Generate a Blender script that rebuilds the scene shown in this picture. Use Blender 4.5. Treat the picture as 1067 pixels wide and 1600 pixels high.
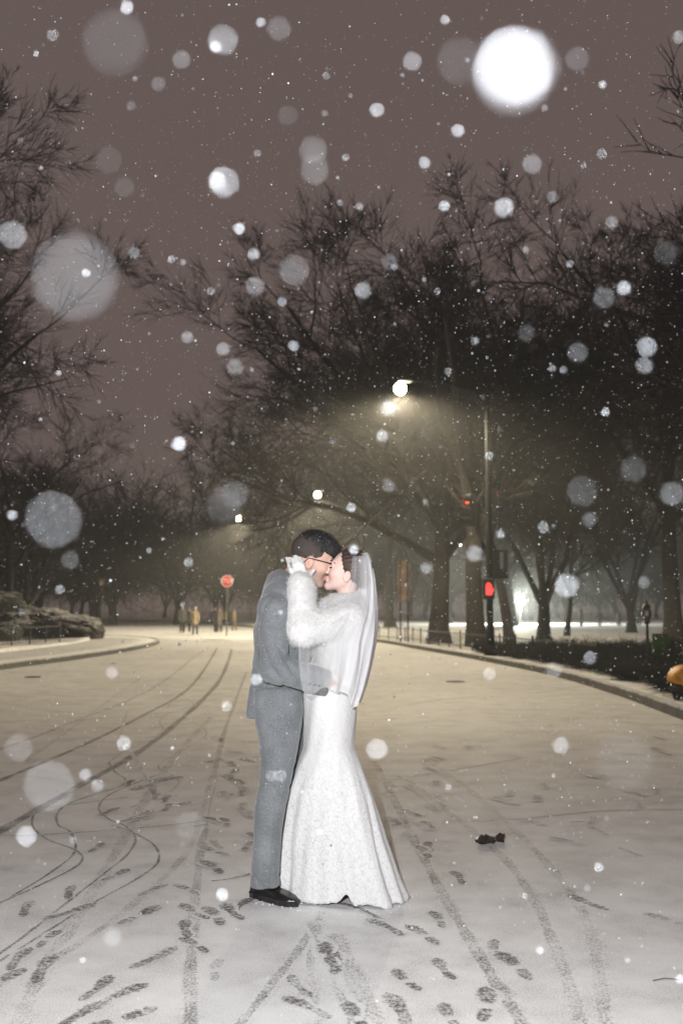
import bpy, math, random
import numpy as np
from mathutils import Vector, Matrix

random.seed(7); RNG = np.random.default_rng(7)
for o in list(bpy.data.objects): bpy.data.objects.remove(o)
S = bpy.context.scene; COL = S.collection; R = math.radians

# ------------------------------------------------------------------ camera
CAMH, FPX, TILT = 1.38, 1556.0, R(5.76)
FOCUS = 4.72; FSTOP = 2.6; APER = 0.035/FSTOP
cam_d = bpy.data.cameras.new('camera'); cam = bpy.data.objects.new('camera', cam_d); COL.objects.link(cam)
cam.location = (0, 0, CAMH); cam.rotation_euler = (R(90)+TILT, 0, 0)
cam_d.sensor_fit = 'VERTICAL'; cam_d.sensor_height = 36; cam_d.sensor_width = 24; cam_d.lens = 36*FPX/1600
cam_d.clip_start = 0.02; cam_d.clip_end = 900
cam_d.dof.use_dof = True; cam_d.dof.focus_distance = FOCUS; cam_d.dof.aperture_fstop = FSTOP
S.camera = cam
# ------------------------------------------------------------------ sky glow of the overcast city night
w = bpy.data.worlds.new('World'); S.world = w; w.use_nodes = True
nt = w.node_tree; bg = nt.nodes['Background']
tc = nt.nodes.new('ShaderNodeTexCoord'); sp = nt.nodes.new('ShaderNodeSeparateXYZ'); rp = nt.nodes.new('ShaderNodeValToRGB')
nt.links.new(tc.outputs['Generated'], sp.inputs[0]); nt.links.new(sp.outputs['Z'], rp.inputs['Fac']); nt.links.new(rp.outputs['Color'], bg.inputs['Color'])
rp.color_ramp.elements[0].position = 0.0; rp.color_ramp.elements[0].color = (0.150, 0.110, 0.101, 1)
rp.color_ramp.elements[1].position = 0.6; rp.color_ramp.elements[1].color = (0.122, 0.090, 0.082, 1)
bg.inputs['Strength'].default_value = 1.0
# ------------------------------------------------------------------ the photographer's flash, left of the lens
FLASH = Vector((-0.26, -0.10, 1.82)); FLASH_W = 1230.0
ld = bpy.data.lights.new('camera_flash', 'SPOT'); lo = bpy.data.objects.new('camera_flash', ld); COL.objects.link(lo)
lo.location = FLASH; lo.rotation_euler = (Vector((0.05, 4.9, 1.25))-FLASH).to_track_quat('-Z', 'Y').to_euler()
ld.energy = FLASH_W; ld.spot_size = R(150); ld.spot_blend = 0.35; ld.shadow_soft_size = 0.03; ld.color = (0.975, 0.985, 1.0)
S.view_settings.view_transform = 'Standard'; S.view_settings.look = 'None'; S.view_settings.exposure = 0; S.view_settings.gamma = 1
S.render.engine = 'CYCLES'
S.cycles.use_denoising = True; S.cycles.use_adaptive_sampling = False
S.cycles.max_bounces = 5; S.cycles.diffuse_bounces = 2; S.cycles.glossy_bounces = 2; S.cycles.transparent_max_bounces = 12; S.cycles.volume_bounces = 0
S.cycles.sample_clamp_indirect = 4.0
S.cycles.caustics_reflective = False; S.cycles.caustics_refractive = False

# ================================================================== helpers
CT, ST = math.cos(TILT), math.sin(TILT)
def at(px, py, Y):
    u, v = (px-533.5)/FPX, (800-py)/FPX
    d = np.array((u, CT-v*ST, ST+v*CT)); return np.array((0, 0, CAMH)) + d*(Y/d[1])
def gnd(px, py, z=0.0):
    u, v = (px-533.5)/FPX, (800-py)/FPX
    d = np.array((u, CT-v*ST, ST+v*CT)); return np.array((0, 0, CAMH)) + d*((z-CAMH)/d[2])
def tag(o, label=None, cat=None, group=None, kind=None):
    if label: o['label'] = label
    if cat: o['category'] = cat
    if group: o['group'] = group
    if kind: o['kind'] = kind
    return o
def empty(name, loc, rz=0):
    o = bpy.data.objects.new(name, None); COL.objects.link(o); o.location = loc; o.rotation_euler = (0, 0, rz); o.empty_display_size = 0.1
    return o
def mesh_np(name, V, F, smooth=True, uv=None, attrs=None):
    V = np.asarray(V, np.float32)
    me = bpy.data.meshes.new(name)
    if isinstance(F, np.ndarray):
        n, k = F.shape
        me.vertices.add(len(V)); me.vertices.foreach_set('co', V.ravel())
        me.loops.add(n*k); me.loops.foreach_set('vertex_index', F.astype(np.int32).ravel())
        me.polygons.add(n); me.polygons.foreach_set('loop_start', np.arange(0, n*k, k, dtype=np.int32))
        try: me.polygons.foreach_set('loop_total', np.full(n, k, np.int32))
        except Exception: pass
        me.update(calc_edges=True)
    else:
        me.from_pydata(V.tolist(), [], F); me.update()
    me.polygons.foreach_set('use_smooth', np.full(len(me.polygons), smooth))
    if uv is not None:
        lay = me.uv_layers.new(name='UVMap'); li = np.empty(len(me.loops), np.int32); me.loops.foreach_get('vertex_index', li)
        lay.data.foreach_set('uv', np.asarray(uv, np.float32)[li].ravel())
    for nm, (typ, arr) in (attrs or {}).items():
        a = me.attributes.new(nm, typ, 'POINT'); arr = np.asarray(arr, np.float32)
        a.data.foreach_set('color' if typ == 'FLOAT_COLOR' else 'value', arr.ravel())
    return me
def obj(name, me, mat, parent=None, loc=None):
    o = bpy.data.objects.new(name, me); COL.objects.link(o)
    if mat and not me.materials: me.materials.append(mat)
    if parent: o.parent = parent
    if loc is not None: o.location = loc
    return o
class MB:
    """collects simple solids into one mesh"""
    def __init__(s): s.v = []; s.f = []
    def add(s, V, F):
        b = len(s.v); s.v += [tuple(map(float, p)) for p in V]; s.f += [tuple(int(i)+b for i in f) for f in F]; return s
    def box(s, c, d, rz=0, bev=0.0):
        c = np.array(c); hx, hy, hz = d[0]/2, d[1]/2, d[2]/2; b = min(bev, hx*.9, hy*.9, hz*.9)
        if b <= 0:
            P = np.array([(x, y, z) for z in (-hz, hz) for y in (-hy, hy) for x in (-hx, hx)])
            F = [(0, 2, 3, 1), (4, 5, 7, 6), (0, 1, 5, 4), (2, 6, 7, 3), (0, 4, 6, 2), (1, 3, 7, 5)]
        else:
            ring = [(hx-b, hy), (-hx+b, hy), (-hx, hy-b), (-hx, -hy+b), (-hx+b, -hy), (hx-b, -hy), (hx, -hy+b), (hx, hy-b)]
            P = []; F = []
            for z, q in ((-hz, b), (-hz+b, 0), (hz-b, 0), (hz, b)):
                for x, y in ring: P.append((x*(1-q/hx), y*(1-q/hy), z))
            for k in range(3):
                for i in range(8): j = (i+1) % 8; F.append((k*8+i, k*8+j, k*8+8+j, k*8+8+i))
            F += [tuple(range(7, -1, -1)), tuple(range(24, 32))]
            P = np.array(P)
        cs, sn = math.cos(rz), math.sin(rz)
        P = np.stack([P[:, 0]*cs-P[:, 1]*sn, P[:, 0]*sn+P[:, 1]*cs, P[:, 2]], 1)+c
        return s.add(P, F)
    def tube(s, pts, r, n=8, caps=True):
        V, F = tubes([(np.array(pts, float), np.broadcast_to(np.array(r, float), (len(pts),)).copy())], n, caps)
        return s.add(V, F)
    def lathe(s, c, prof, n=16):
        P = []; F = []; c = np.array(c)
        for r, z in prof:
            for i in range(n): a = 2*math.pi*i/n; P.append(c+np.array((r*math.cos(a), r*math.sin(a), z)))
        for k in range(len(prof)-1):
            for i in range(n): j = (i+1) % n; F.append((k*n+i, k*n+j, k*n+n+j, k*n+n+i))
        F.append(tuple(range(n-1, -1, -1))); F.append(tuple((len(prof)-1)*n+i for i in range(n)))
        return s.add(P, F)
    def build(s, name, mat, parent=None, loc=None, smooth=False):
        return obj(name, mesh_np(name, s.v, s.f, smooth), mat, parent, loc)
def tubes(lines, n=6, caps=False):
    """lines: [(pts (k,3), radii (k,))] -> verts, faces (list of quads)"""
    byk = {}
    for p, r in lines: byk.setdefault(len(p), []).append((p, r))
    Vs, Fs, base = [], [], 0
    ang = np.arange(n)*2*np.pi/n; ca, sa = np.cos(ang), np.sin(ang); capf = []
    for k, L in byk.items():
        P = np.array([a for a, b in L], float); Rr = np.array([b for a, b in L], float); B = len(L)
        T = np.empty_like(P); T[:, 1:-1] = P[:, 2:]-P[:, :-2]; T[:, 0] = P[:, 1]-P[:, 0]; T[:, -1] = P[:, -1]-P[:, -2]
        T /= np.linalg.norm(T, axis=2, keepdims=True)+1e-12
        m = T.mean(1); ref = np.where(np.abs(m[:, 2:3]) < 0.8*np.linalg.norm(m, axis=1, keepdims=True)+1e-9, np.array([[0, 0, 1.0]]), np.array([[1.0, 0, 0]]))
        U = np.cross(T, ref[:, None, :]); U /= np.linalg.norm(U, axis=2, keepdims=True)+1e-12; W = np.cross(T, U)
        V = P[:, :, None, :]+Rr[:, :, None, None]*(U[:, :, None, :]*ca[None, None, :, None]+W[:, :, None, :]*sa[None, None, :, None])
        Vs.append(V.reshape(-1, 3))
        b = base+np.arange(B)[:, None, None]*k*n+np.arange(k-1)[None, :, None]*n
        i = np.arange(n)[None, None, :]; j = (i+1) % n
        Fs.append(np.stack([b+i, b+n+i, b+n+j, b+j], -1).reshape(-1, 4))
        if caps:
            for q in range(B):
                s0 = base+q*k*n; capf.append(tuple(s0+np.arange(n))); capf.append(tuple(s0+(k-1)*n+np.arange(n-1, -1, -1)))
        base += B*k*n
    V = np.concatenate(Vs); F = np.concatenate(Fs)
    if caps: return V, [tuple(f) for f in F]+capf
    return V, F
def catmull(P, m=8):
    P = np.asarray(P, float); Q = np.vstack([2*P[0]-P[1], P, 2*P[-1]-P[-2]]); out = []
    for i in range(1, len(Q)-2):
        a, b, c, d = Q[i-1], Q[i], Q[i+1], Q[i+2]
        for t in np.arange(m)/m:
            out.append(0.5*((2*b)+(-a+c)*t+(2*a-5*b+4*c-d)*t*t+(-a+3*b-3*c+d)*t**3))
    out.append(P[-1]); return np.array(out)

# ------------------------------------------------------------------ signed distance modelling
def cone(P, a, b, ra, rb, sy=1.0):
    a = np.array(a, np.float32); b = np.array(b, np.float32); ab = b-a
    Q = P-a
    t = np.clip((Q@ab)/max(float(ab@ab), 1e-9), 0, 1); D = Q-t[:, None]*ab
    if sy != 1.0: D = D*np.array((1, 1/sy, 1), np.float32)
    return np.sqrt((D*D).sum(1))-(ra+(rb-ra)*t)
def chain(P, pts, rs, k=0.01, sy=1.0):
    d = None
    for i in range(len(pts)-1):
        e = cone(P, pts[i], pts[i+1], rs[i], rs[i+1], sy); d = e if d is None else smin(d, e, k)
    return d
def ell(P, c, r, rot=None):
    Q = P-np.array(c, np.float32)
    if rot is not None: Q = Q@np.array(rot, np.float32)
    r = np.array(r, np.float32); k0 = np.sqrt(((Q/r)**2).sum(1)); k1 = np.sqrt(((Q/(r*r))**2).sum(1))
    return k0*(k0-1)/(k1+1e-9)
def smin(a, b, k):
    h = np.clip(0.5+0.5*(b-a)/k, 0, 1); return b+(a-b)*h-k*h*(1-h)
def smax(a, b, k): return -smin(-a, -b, k)
def loft(P, T, pw=2.0, zpad=0.0):
    """T rows: z, cx, cy, rx, ry (z ascending)"""
    T = np.array(T, np.float32); z = P[:, 2]
    f = lambda i: np.interp(z, T[:, 0], T[:, i]).astype(np.float32)
    rx, ry = f(3), f(4)
    q = (np.abs((P[:, 0]-f(1))/rx)**pw+np.abs((P[:, 1]-f(2))/ry)**pw)**(1/pw)
    d = (q-1)*np.minimum(rx, ry)
    return smax(d, np.maximum(T[0, 0]-z, z-T[-1, 0]), 0.012)
def snets(f, lo, hi, h, blk=4):
    lo, hi = np.minimum(lo, hi), np.maximum(lo, hi)
    ax = [np.arange(lo[i], hi[i]+h*blk, h, dtype=np.float32) for i in range(3)]
    ax = [a[:len(a)//blk*blk] for a in ax]; nb = [len(a)//blk for a in ax]
    cc = [a.reshape(-1, blk).mean(1) for a in ax]
    G = np.stack(np.meshgrid(*cc, indexing='ij'), -1).reshape(-1, 3); dc = f(G).reshape(nb)
    up = lambda A: A.repeat(blk, 0).repeat(blk, 1).repeat(blk, 2)
    vol = up(np.where(dc > 0, 1, -1).astype(np.float32)); m = up(np.abs(dc) < h*blk*1.6+0.012)
    I = np.nonzero(m); P = np.stack([ax[0][I[0]], ax[1][I[1]], ax[2][I[2]]], 1); vol[I] = f(P)
    s = vol < 0; n = vol.shape
    c = sum(s[a:n[0]-1+a, b:n[1]-1+b, e:n[2]-1+e].astype(np.int8) for a in (0, 1) for b in (0, 1) for e in (0, 1))
    act = (c > 0) & (c < 8); A = np.nonzero(act); idx = np.full(act.shape, -1, np.int32); idx[A] = np.arange(len(A[0]))
    corn = [(a, b, e) for a in (0, 1) for b in (0, 1) for e in (0, 1)]
    val = {q: vol[A[0]+q[0], A[1]+q[1], A[2]+q[2]] for q in corn}
    acc = np.zeros((len(A[0]), 3)); cnt = np.zeros(len(A[0]))
    for p in corn:
        for k in range(3):
            if p[k]: continue
            q = list(p); q[k] = 1; q = tuple(q); v0, v1 = val[p], val[q]; x = (v0 < 0) != (v1 < 0)
            t = np.where(x, v0/(v0-v1+1e-20), 0); pos = np.tile(np.array(p, float), (len(t), 1)); pos[:, k] = t
            acc += pos*x[:, None]; cnt += x
    V = np.stack([ax[i][A[i]] for i in range(3)], 1)+acc/cnt[:, None]*h
    F = []
    for k in range(3):
        o1, o2 = (k+1) % 3, (k+2) % 3
        sl0 = [slice(None)]*3; sl1 = [slice(None)]*3; sl0[k] = slice(0, -1); sl1[k] = slice(1, None)
        for q in (o1, o2): sl0[q] = slice(1, -1); sl1[q] = slice(1, -1)
        s0, s1 = s[tuple(sl0)], s[tuple(sl1)]; E = np.array(np.nonzero(s0 != s1)).T
        if not len(E): continue
        ins = s0[tuple(E.T)]; E = E.copy(); E[:, o1] += 1; E[:, o2] += 1
        def cell(d1, d2):
            C = E.copy(); C[:, o1] += d1; C[:, o2] += d2; return idx[C[:, 0], C[:, 1], C[:, 2]]
        q = np.stack([cell(-1, -1), cell(0, -1), cell(0, 0), cell(-1, 0)], 1)
        q[~ins] = q[~ins][:, ::-1]; F.append(q)
    F = np.concatenate(F); F = F[(F >= 0).all(1)]
    return V, F
def relax(V, F, it=1, lam=0.5):
    e = np.concatenate([F[:, [0, 1]], F[:, [1, 2]], F[:, [2, 3]], F[:, [3, 0]]]); e = np.concatenate([e, e[:, ::-1]])
    cnt = np.bincount(e[:, 0], minlength=len(V))+1e-9
    for _ in range(it):
        S_ = np.stack([np.bincount(e[:, 0], V[e[:, 1], k], len(V)) for k in range(3)], 1)/cnt[:, None]; V = V+lam*(S_-V)
    return V
def vnormals(V, F):
    n = np.cross(V[F[:, 2]]-V[F[:, 0]], V[F[:, 3]]-V[F[:, 1]]); N = np.zeros_like(V)
    for k in range(4): np.add.at(N, F[:, k], n)
    return N/(np.linalg.norm(N, axis=1, keepdims=True)+1e-12)
def vnoise(P, sc, seed=0):
    """cheap smooth noise from summed sines"""
    r = np.random.default_rng(seed); o = 0
    for i in range(6):
        k = r.normal(size=3); k *= sc*(0.6+0.25*i)/np.linalg.norm(k); o = o+np.sin(P@k+r.uniform(0, 6.28))/(1+0.35*i)
    return o/3.0

# ================================================================== materials
def new_mat(name):
    m = bpy.data.materials.new(name); m.use_nodes = True; t = m.node_tree; return m, t, t.nodes['Principled BSDF']
def N(t, typ, **kw):
    n = t.nodes.new(typ)
    for k, v in kw.items():
        if k in n.inputs: n.inputs[k].default_value = v
        else: setattr(n, k, v)
    return n
def ramp(t, fac, stops):
    r = N(t, 'ShaderNodeValToRGB'); e = r.color_ramp.elements
    while len(e) < len(stops): e.new(0.5)
    for i, (p, c) in enumerate(stops): e[i].position = p; e[i].color = (*c, 1) if len(c) == 3 else c
    t.links.new(fac, r.inputs['Fac']); return r.outputs['Color']
def bump(t, b, h, strength, dist=0.01):
    n = N(t, 'ShaderNodeBump', Strength=strength, Distance=dist); t.links.new(h, n.inputs['Height']); t.links.new(n.outputs['Normal'], b.inputs['Normal'])
def mat(name, col, rough=0.7, var=0.25, scale=8.0, bstr=0.0, bscale=40.0, bdist=0.01, metal=0.0, emit=None, estr=0.0, spec=0.5):
    m, t, b = new_mat(name); b.inputs['Roughness'].default_value = rough; b.inputs['Metallic'].default_value = metal
    b.inputs['Specular IOR Level'].default_value = spec
    co = N(t, 'ShaderNodeTexCoord').outputs['Object']
    n = N(t, 'ShaderNodeTexNoise', Scale=scale, Detail=5.0); t.links.new(co, n.inputs['Vector'])
    lo_ = tuple(c*(1-var) for c in col); hi_ = tuple(min(1, c*(1+var)) for c in col)
    t.links.new(ramp(t, n.outputs['Fac'], [(0.3, lo_), (0.7, hi_)]), b.inputs['Base Color'])
    if bstr > 0:
        n2 = N(t, 'ShaderNodeTexNoise', Scale=bscale, Detail=6.0); t.links.new(co, n2.inputs['Vector']); bump(t, b, n2.outputs['Fac'], bstr, bdist)
    if emit: b.inputs['Emission Color'].default_value = (*emit, 1); b.inputs['Emission Strength'].default_value = estr
    return m
M = {}
def snow_nodes(t, b):
    pos = N(t, 'ShaderNodeNewGeometry').outputs['Position']
    big = N(t, 'ShaderNodeTexNoise', Scale=0.35, Detail=4.0); t.links.new(pos, big.inputs['Vector'])
    mid = N(t, 'ShaderNodeTexNoise', Scale=2.6, Detail=7.0, Roughness=0.65); t.links.new(pos, mid.inputs['Vector'])
    fine = N(t, 'ShaderNodeTexNoise', Scale=160.0, Detail=3.0, Roughness=0.7); t.links.new(pos, fine.inputs['Vector'])
    mx = N(t, 'ShaderNodeMath', operation='MULTIPLY_ADD'); t.links.new(mid.outputs['Fac'], mx.inputs[0]); mx.inputs[1].default_value = 0.7; t.links.new(fine.outputs['Fac'], mx.inputs[2])
    c1 = ramp(t, mx.outputs[0], [(0.58, (0.36, 0.352, 0.348)), (0.80, (0.80, 0.797, 0.793)), (0.98, (0.93, 0.93, 0.93))])
    c2 = ramp(t, big.outputs['Fac'], [(0.3, (0.86, 0.85, 0.84)), (0.7, (1, 1, 1))])
    m = N(t, 'ShaderNodeMix', data_type='RGBA', blend_type='MULTIPLY'); m.inputs[0].default_value = 1.0
    t.links.new(c1, m.inputs[6]); t.links.new(c2, m.inputs[7])
    b.inputs['Roughness'].default_value = 0.75; b.inputs['Specular IOR Level'].default_value = 0.25
    bump(t, b, mx.outputs[0], 0.22, 0.010)
    return m.outputs[2], pos, fine.outputs['Fac']
m, t, b = new_mat('snow'); c, _, _ = snow_nodes(t, b); t.links.new(c, b.inputs['Base Color']); M['snow'] = m
def trodden(name, dark, cover, usefall=True, tread=False):
    """snow pressed thin over wet asphalt: dark speckle, soft along the edges of the mark (UV x across)"""
    m, t, b = new_mat(name); c, pos, fine = snow_nodes(t, b)
    uv = N(t, 'ShaderNodeUVMap'); s = N(t, 'ShaderNodeSeparateXYZ'); t.links.new(uv.outputs['UV'], s.inputs[0])
    # edge falloff: 1 in the middle of the mark, 0 at its rim (uv.x in 0..1)
    a = N(t, 'ShaderNodeMath', operation='SUBTRACT'); t.links.new(s.outputs['X'], a.inputs[0]); a.inputs[1].default_value = 0.5
    a2 = N(t, 'ShaderNodeMath', operation='ABSOLUTE'); t.links.new(a.outputs[0], a2.inputs[0])
    fall = N(t, 'ShaderNodeMapRange'); t.links.new(a2.outputs[0], fall.inputs[0]); fall.inputs[1].default_value = 0.5; fall.inputs[2].default_value = 0.22; fall.inputs[3].default_value = -0.35; fall.inputs[4].default_value = 0.0
    n1 = N(t, 'ShaderNodeTexNoise', Scale=95.0, Detail=4.0, Roughness=0.75); t.links.new(pos, n1.inputs['Vector'])
    n2 = N(t, 'ShaderNodeTexNoise', Scale=5.0, Detail=3.0); t.links.new(pos, n2.inputs['Vector'])
    k = N(t, 'ShaderNodeMath', operation='MULTIPLY_ADD'); t.links.new(n2.outputs['Fac'], k.inputs[0]); k.inputs[1].default_value = 0.32; t.links.new(n1.outputs['Fac'], k.inputs[2])
    k2 = N(t, 'ShaderNodeMath', operation='ADD'); t.links.new(k.outputs[0], k2.inputs[0]); t.links.new(fall.outputs[0], k2.inputs[1])
    last = k2.outputs[0]
    if tread:
        wv = N(t, 'ShaderNodeMath', operation='SINE'); wm = N(t, 'ShaderNodeMath', operation='MULTIPLY'); t.links.new(s.outputs['Y'], wm.inputs[0]); wm.inputs[1].default_value = 75.0; t.links.new(wm.outputs[0], wv.inputs[0])
        w2 = N(t, 'ShaderNodeMath', operation='MULTIPLY_ADD'); t.links.new(wv.outputs[0], w2.inputs[0]); w2.inputs[1].default_value = 0.03; t.links.new(last, w2.inputs[2]); last = w2.outputs[0]
    fac = N(t, 'ShaderNodeMapRange'); t.links.new(last, fac.inputs[0]); fac.inputs[1].default_value = 0.72-cover; fac.inputs[2].default_value = 0.96-cover; fac.inputs[3].default_value = 0; fac.inputs[4].default_value = 1
    mx = N(t, 'ShaderNodeMix', data_type='RGBA'); t.links.new(fac.outputs[0], mx.inputs[0]); t.links.new(c, mx.inputs[6]); mx.inputs[7].default_value = (*dark, 1)
    t.links.new(mx.outputs[2], b.inputs['Base Color']); return m
M['track'] = trodden('track', (0.10, 0.093, 0.087), 0.13)
M['track_faint'] = trodden('track_faint', (0.15, 0.14, 0.134), 0.09)
M['track_dark'] = trodden('track_dark', (0.07, 0.061, 0.055), 0.20)
M['print'] = trodden('print', (0.10, 0.092, 0.086), 0.20, tread=True)
M['print_faint'] = trodden('print_faint', (0.17, 0.16, 0.152), 0.12, tread=True)
def snowy(name, base, lo_=0.35, hi_=0.75, var=0.4, scale=3.0, bstr=0.6, bscale=9.0):
    """a rough dark surface with snow lying where it faces up"""
    m, t, b = new_mat(name); g = N(t, 'ShaderNodeNewGeometry'); s = N(t, 'ShaderNodeSeparateXYZ'); t.links.new(g.outputs['Normal'], s.inputs[0])
    n = N(t, 'ShaderNodeTexNoise', Scale=scale, Detail=8.0, Roughness=0.7); t.links.new(g.outputs['Position'], n.inputs['Vector'])
    k = N(t, 'ShaderNodeMath', operation='MULTIPLY_ADD'); t.links.new(n.outputs['Fac'], k.inputs[0]); k.inputs[1].default_value = 0.9; k.inputs[2].default_value = -0.45
    k2 = N(t, 'ShaderNodeMath', operation='ADD'); t.links.new(k.outputs[0], k2.inputs[0]); t.links.new(s.outputs['Z'], k2.inputs[1])
    fac = N(t, 'ShaderNodeMapRange'); t.links.new(k2.outputs[0], fac.inputs[0]); fac.inputs[1].default_value = lo_; fac.inputs[2].default_value = hi_
    c = ramp(t, n.outputs['Fac'], [(0.3, tuple(x*(1-var) for x in base)), (0.7, tuple(x*(1+var) for x in base))])
    mx = N(t, 'ShaderNodeMix', data_type='RGBA'); t.links.new(fac.outputs[0], mx.inputs[0]); t.links.new(c, mx.inputs[6]); mx.inputs[7].default_value = (0.62, 0.62, 0.62, 1)
    t.links.new(mx.outputs[2], b.inputs['Base Color']); b.inputs['Roughness'].default_value = 0.85
    n2 = N(t, 'ShaderNodeTexNoise', Scale=bscale, Detail=8.0); t.links.new(g.outputs['Position'], n2.inputs['Vector']); bump(t, b, n2.outputs['Fac'], bstr, 0.1)
    return m
M['rock'] = snowy('rock', (0.045, 0.042, 0.032), 0.70, 1.05, scale=6.5, bscale=6, bstr=1.0)
M['kerb'] = snowy('kerb', (0.10, 0.095, 0.085), 0.55, 0.8, bscale=20, bstr=0.4)
M['bark'] = mat('bark', (0.019, 0.0155, 0.0125), 0.9, 0.4, 6.0, 0.8, 14.0, 0.04)
M['twig'] = mat('twig', (0.024, 0.019, 0.016), 0.9, 0.3, 3.0)
M['shrub'] = mat('shrub', (0.022, 0.022, 0.017), 0.9, 0.4, 3.0)
M['iron'] = mat('iron', (0.018, 0.018, 0.017), 0.55, 0.3, 12.0)
M['pole'] = mat('pole', (0.003, 0.0035, 0.003), 0.95, 0.3, 8.0)
M['galv'] = mat('galv', (0.16, 0.16, 0.16), 0.5, 0.25, 10.0)

# ================================================================== the setting
def rise(y): return np.clip(y-62, 0, None)*0.007
KR = np.array([(4.2, -6), (4.2, 8), (4.38, 12.8), (4.6, 17), (4.6, 22), (4.15, 27.5), (3.5, 33), (2.7, 39), (1.7, 46.7), (-1.5, 60), (-5, 73), (-9.2, 89), (-16, 105), (-34, 125)], float)
KL = np.array([(-8.6, -6), (-8.6, 10), (-8.2, 23.9), (-7.75, 29), (-7.55, 36), (-7.9, 43.0), (-9.0, 49), (-11.2, 53.5), (-15, 57), (-26, 61), (-60, 68)], float)
KRc, KLc = catmull(KR, 8), catmull(KL, 8)
# ground: one sheet out past the wood
xs = np.linspace(-170, 170, 69); ys = np.concatenate([np.linspace(-25, 60, 18), np.linspace(65, 300, 48)])
X, Y = np.meshgrid(xs, ys, indexing='ij'); Z = rise(Y)-0.03+0.0*X
V = np.stack([X, Y, Z], -1).reshape(-1, 3); ny = len(ys)
F = np.array([(i*ny+j, (i+1)*ny+j, (i+1)*ny+j+1, i*ny+j+1) for i in range(len(xs)-1) for j in range(ny-1)])
tag(obj('ground', mesh_np('ground', V, F), M['snow']), kind='structure')
# road: the snow covered drive, a sheet between and beyond the kerbs
ys = np.concatenate([np.linspace(-8, 60, 35), np.linspace(63, 128, 24)]); xs = np.linspace(-70, 30, 41)
X, Y = np.meshgrid(xs, ys, indexing='ij'); ny = len(ys); V = np.stack([X, Y, rise(Y)], -1).reshape(-1, 3)
F = np.array([(i*ny+j, (i+1)*ny+j, (i+1)*ny+j+1, i*ny+j+1) for i in range(len(xs)-1) for j in range(ny-1)])
road = tag(obj('road', mesh_np('road', V, F), M['snow']), kind='structure')
def slab(name, line, offs, z0, mat_, seed=0, und=0.0, kind='structure'):
    """raised sheet along a kerb line; offs = x distances from the line"""
    L = np.array(line); T = np.gradient(L, axis=0); T /= np.linalg.norm(T, axis=1, keepdims=True); Nn = np.stack([T[:, 1], -T[:, 0]], 1)
    P = []
    for q, o in enumerate(offs):
        p = L+Nn*o; z = rise(p[:, 1])+z0+und*vnoise(np.c_[p, 0*p[:, 0]], 0.9, seed)*min(1, abs(o)/2)
        if q == 0: z = rise(p[:, 1])-0.05
        P.append(np.c_[p, z])
    V = np.concatenate(P); n = len(L); F = np.array([(q*n+i, q*n+i+1, (q+1)*n+i+1, (q+1)*n+i) for q in range(len(offs)-1) for i in range(n-1)])
    if offs[1] > 0: F = F[:, ::-1]
    return tag(obj(name, mesh_np(name, V, F), mat_), kind=kind)
slab('verge', KRc, [0.14, 0.141, 0.6, 1.2, 2, 3, 5, 8, 12, 18, 26, 36, 50, 70], 0.13, M['snow'], 3, 0.05)
slab('sidewalk', KLc, [-0.16, -0.161, -1.2, -2.4, -3.2], 0.12, M['snow'], 4, 0.0)
slab('planting_bed', KLc, [-3.2, -3.21, -3.6, -4.5, -6, -8, -11, -15, -20], 0.17, M['snow'], 5, 0.10)
def kerb(name, line, w, side):
    L = np.array(line); T = np.gradient(L, axis=0); T /= np.linalg.norm(T, axis=1, keepdims=True); Nn = np.stack([T[:, 1], -T[:, 0]], 1)*side
    prof = [(0.0, -0.06), (0.004, 0.02), (0.012, 0.125), (0.03, 0.145), (w-0.02, 0.148), (w, 0.06)]
    P = np.concatenate([np.c_[L+Nn*o, rise(L[:, 1])+z] for o, z in prof]); n = len(L)
    F = np.array([(q*n+i, q*n+i+1, (q+1)*n+i+1, (q+1)*n+i) for q in range(len(prof)-1) for i in range(n-1)])
    if side > 0: F = F[:, ::-1]
    k = tag(obj(name, mesh_np(name, P, F, False), M['kerb']), kind='structure'); return k
kerb('kerb', KRc, 0.17, 1); kerb('kerb', KLc, 0.18, -1)

# marks in the snow of the drive
def ribbon(pix, wid, mat_, z=0.006, name='tyre_track', ground=False):
    P = np.array([gnd(*p)[:2] for p in pix]) if not ground else np.array(pix, float)
    P = catmull(P, 10); T = np.gradient(P, axis=0); T /= np.linalg.norm(T, axis=1, keepdims=True)+1e-9; Nn = np.stack([T[:, 1], -T[:, 0]], 1)
    n = len(P); W = wid*(0.9+0.16*np.sin(np.arange(n)*0.7))/2; ln = np.r_[0, np.cumsum(np.linalg.norm(np.diff(P, axis=0), axis=1))]
    zz = rise(P[:, 1])+z
    V = np.concatenate([np.c_[P-Nn*W[:, None], zz], np.c_[P, zz], np.c_[P+Nn*W[:, None], zz]])
    uv = np.concatenate([np.c_[np.zeros(n), ln], np.c_[np.full(n, .5), ln], np.c_[np.ones(n), ln]])
    F = np.array([(q*n+i, (q+1)*n+i, (q+1)*n+i+1, q*n+i+1) for q in range(2) for i in range(n-1)])
    return obj(name, mesh_np(name, V, F, uv=uv), mat_, road)
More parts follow.
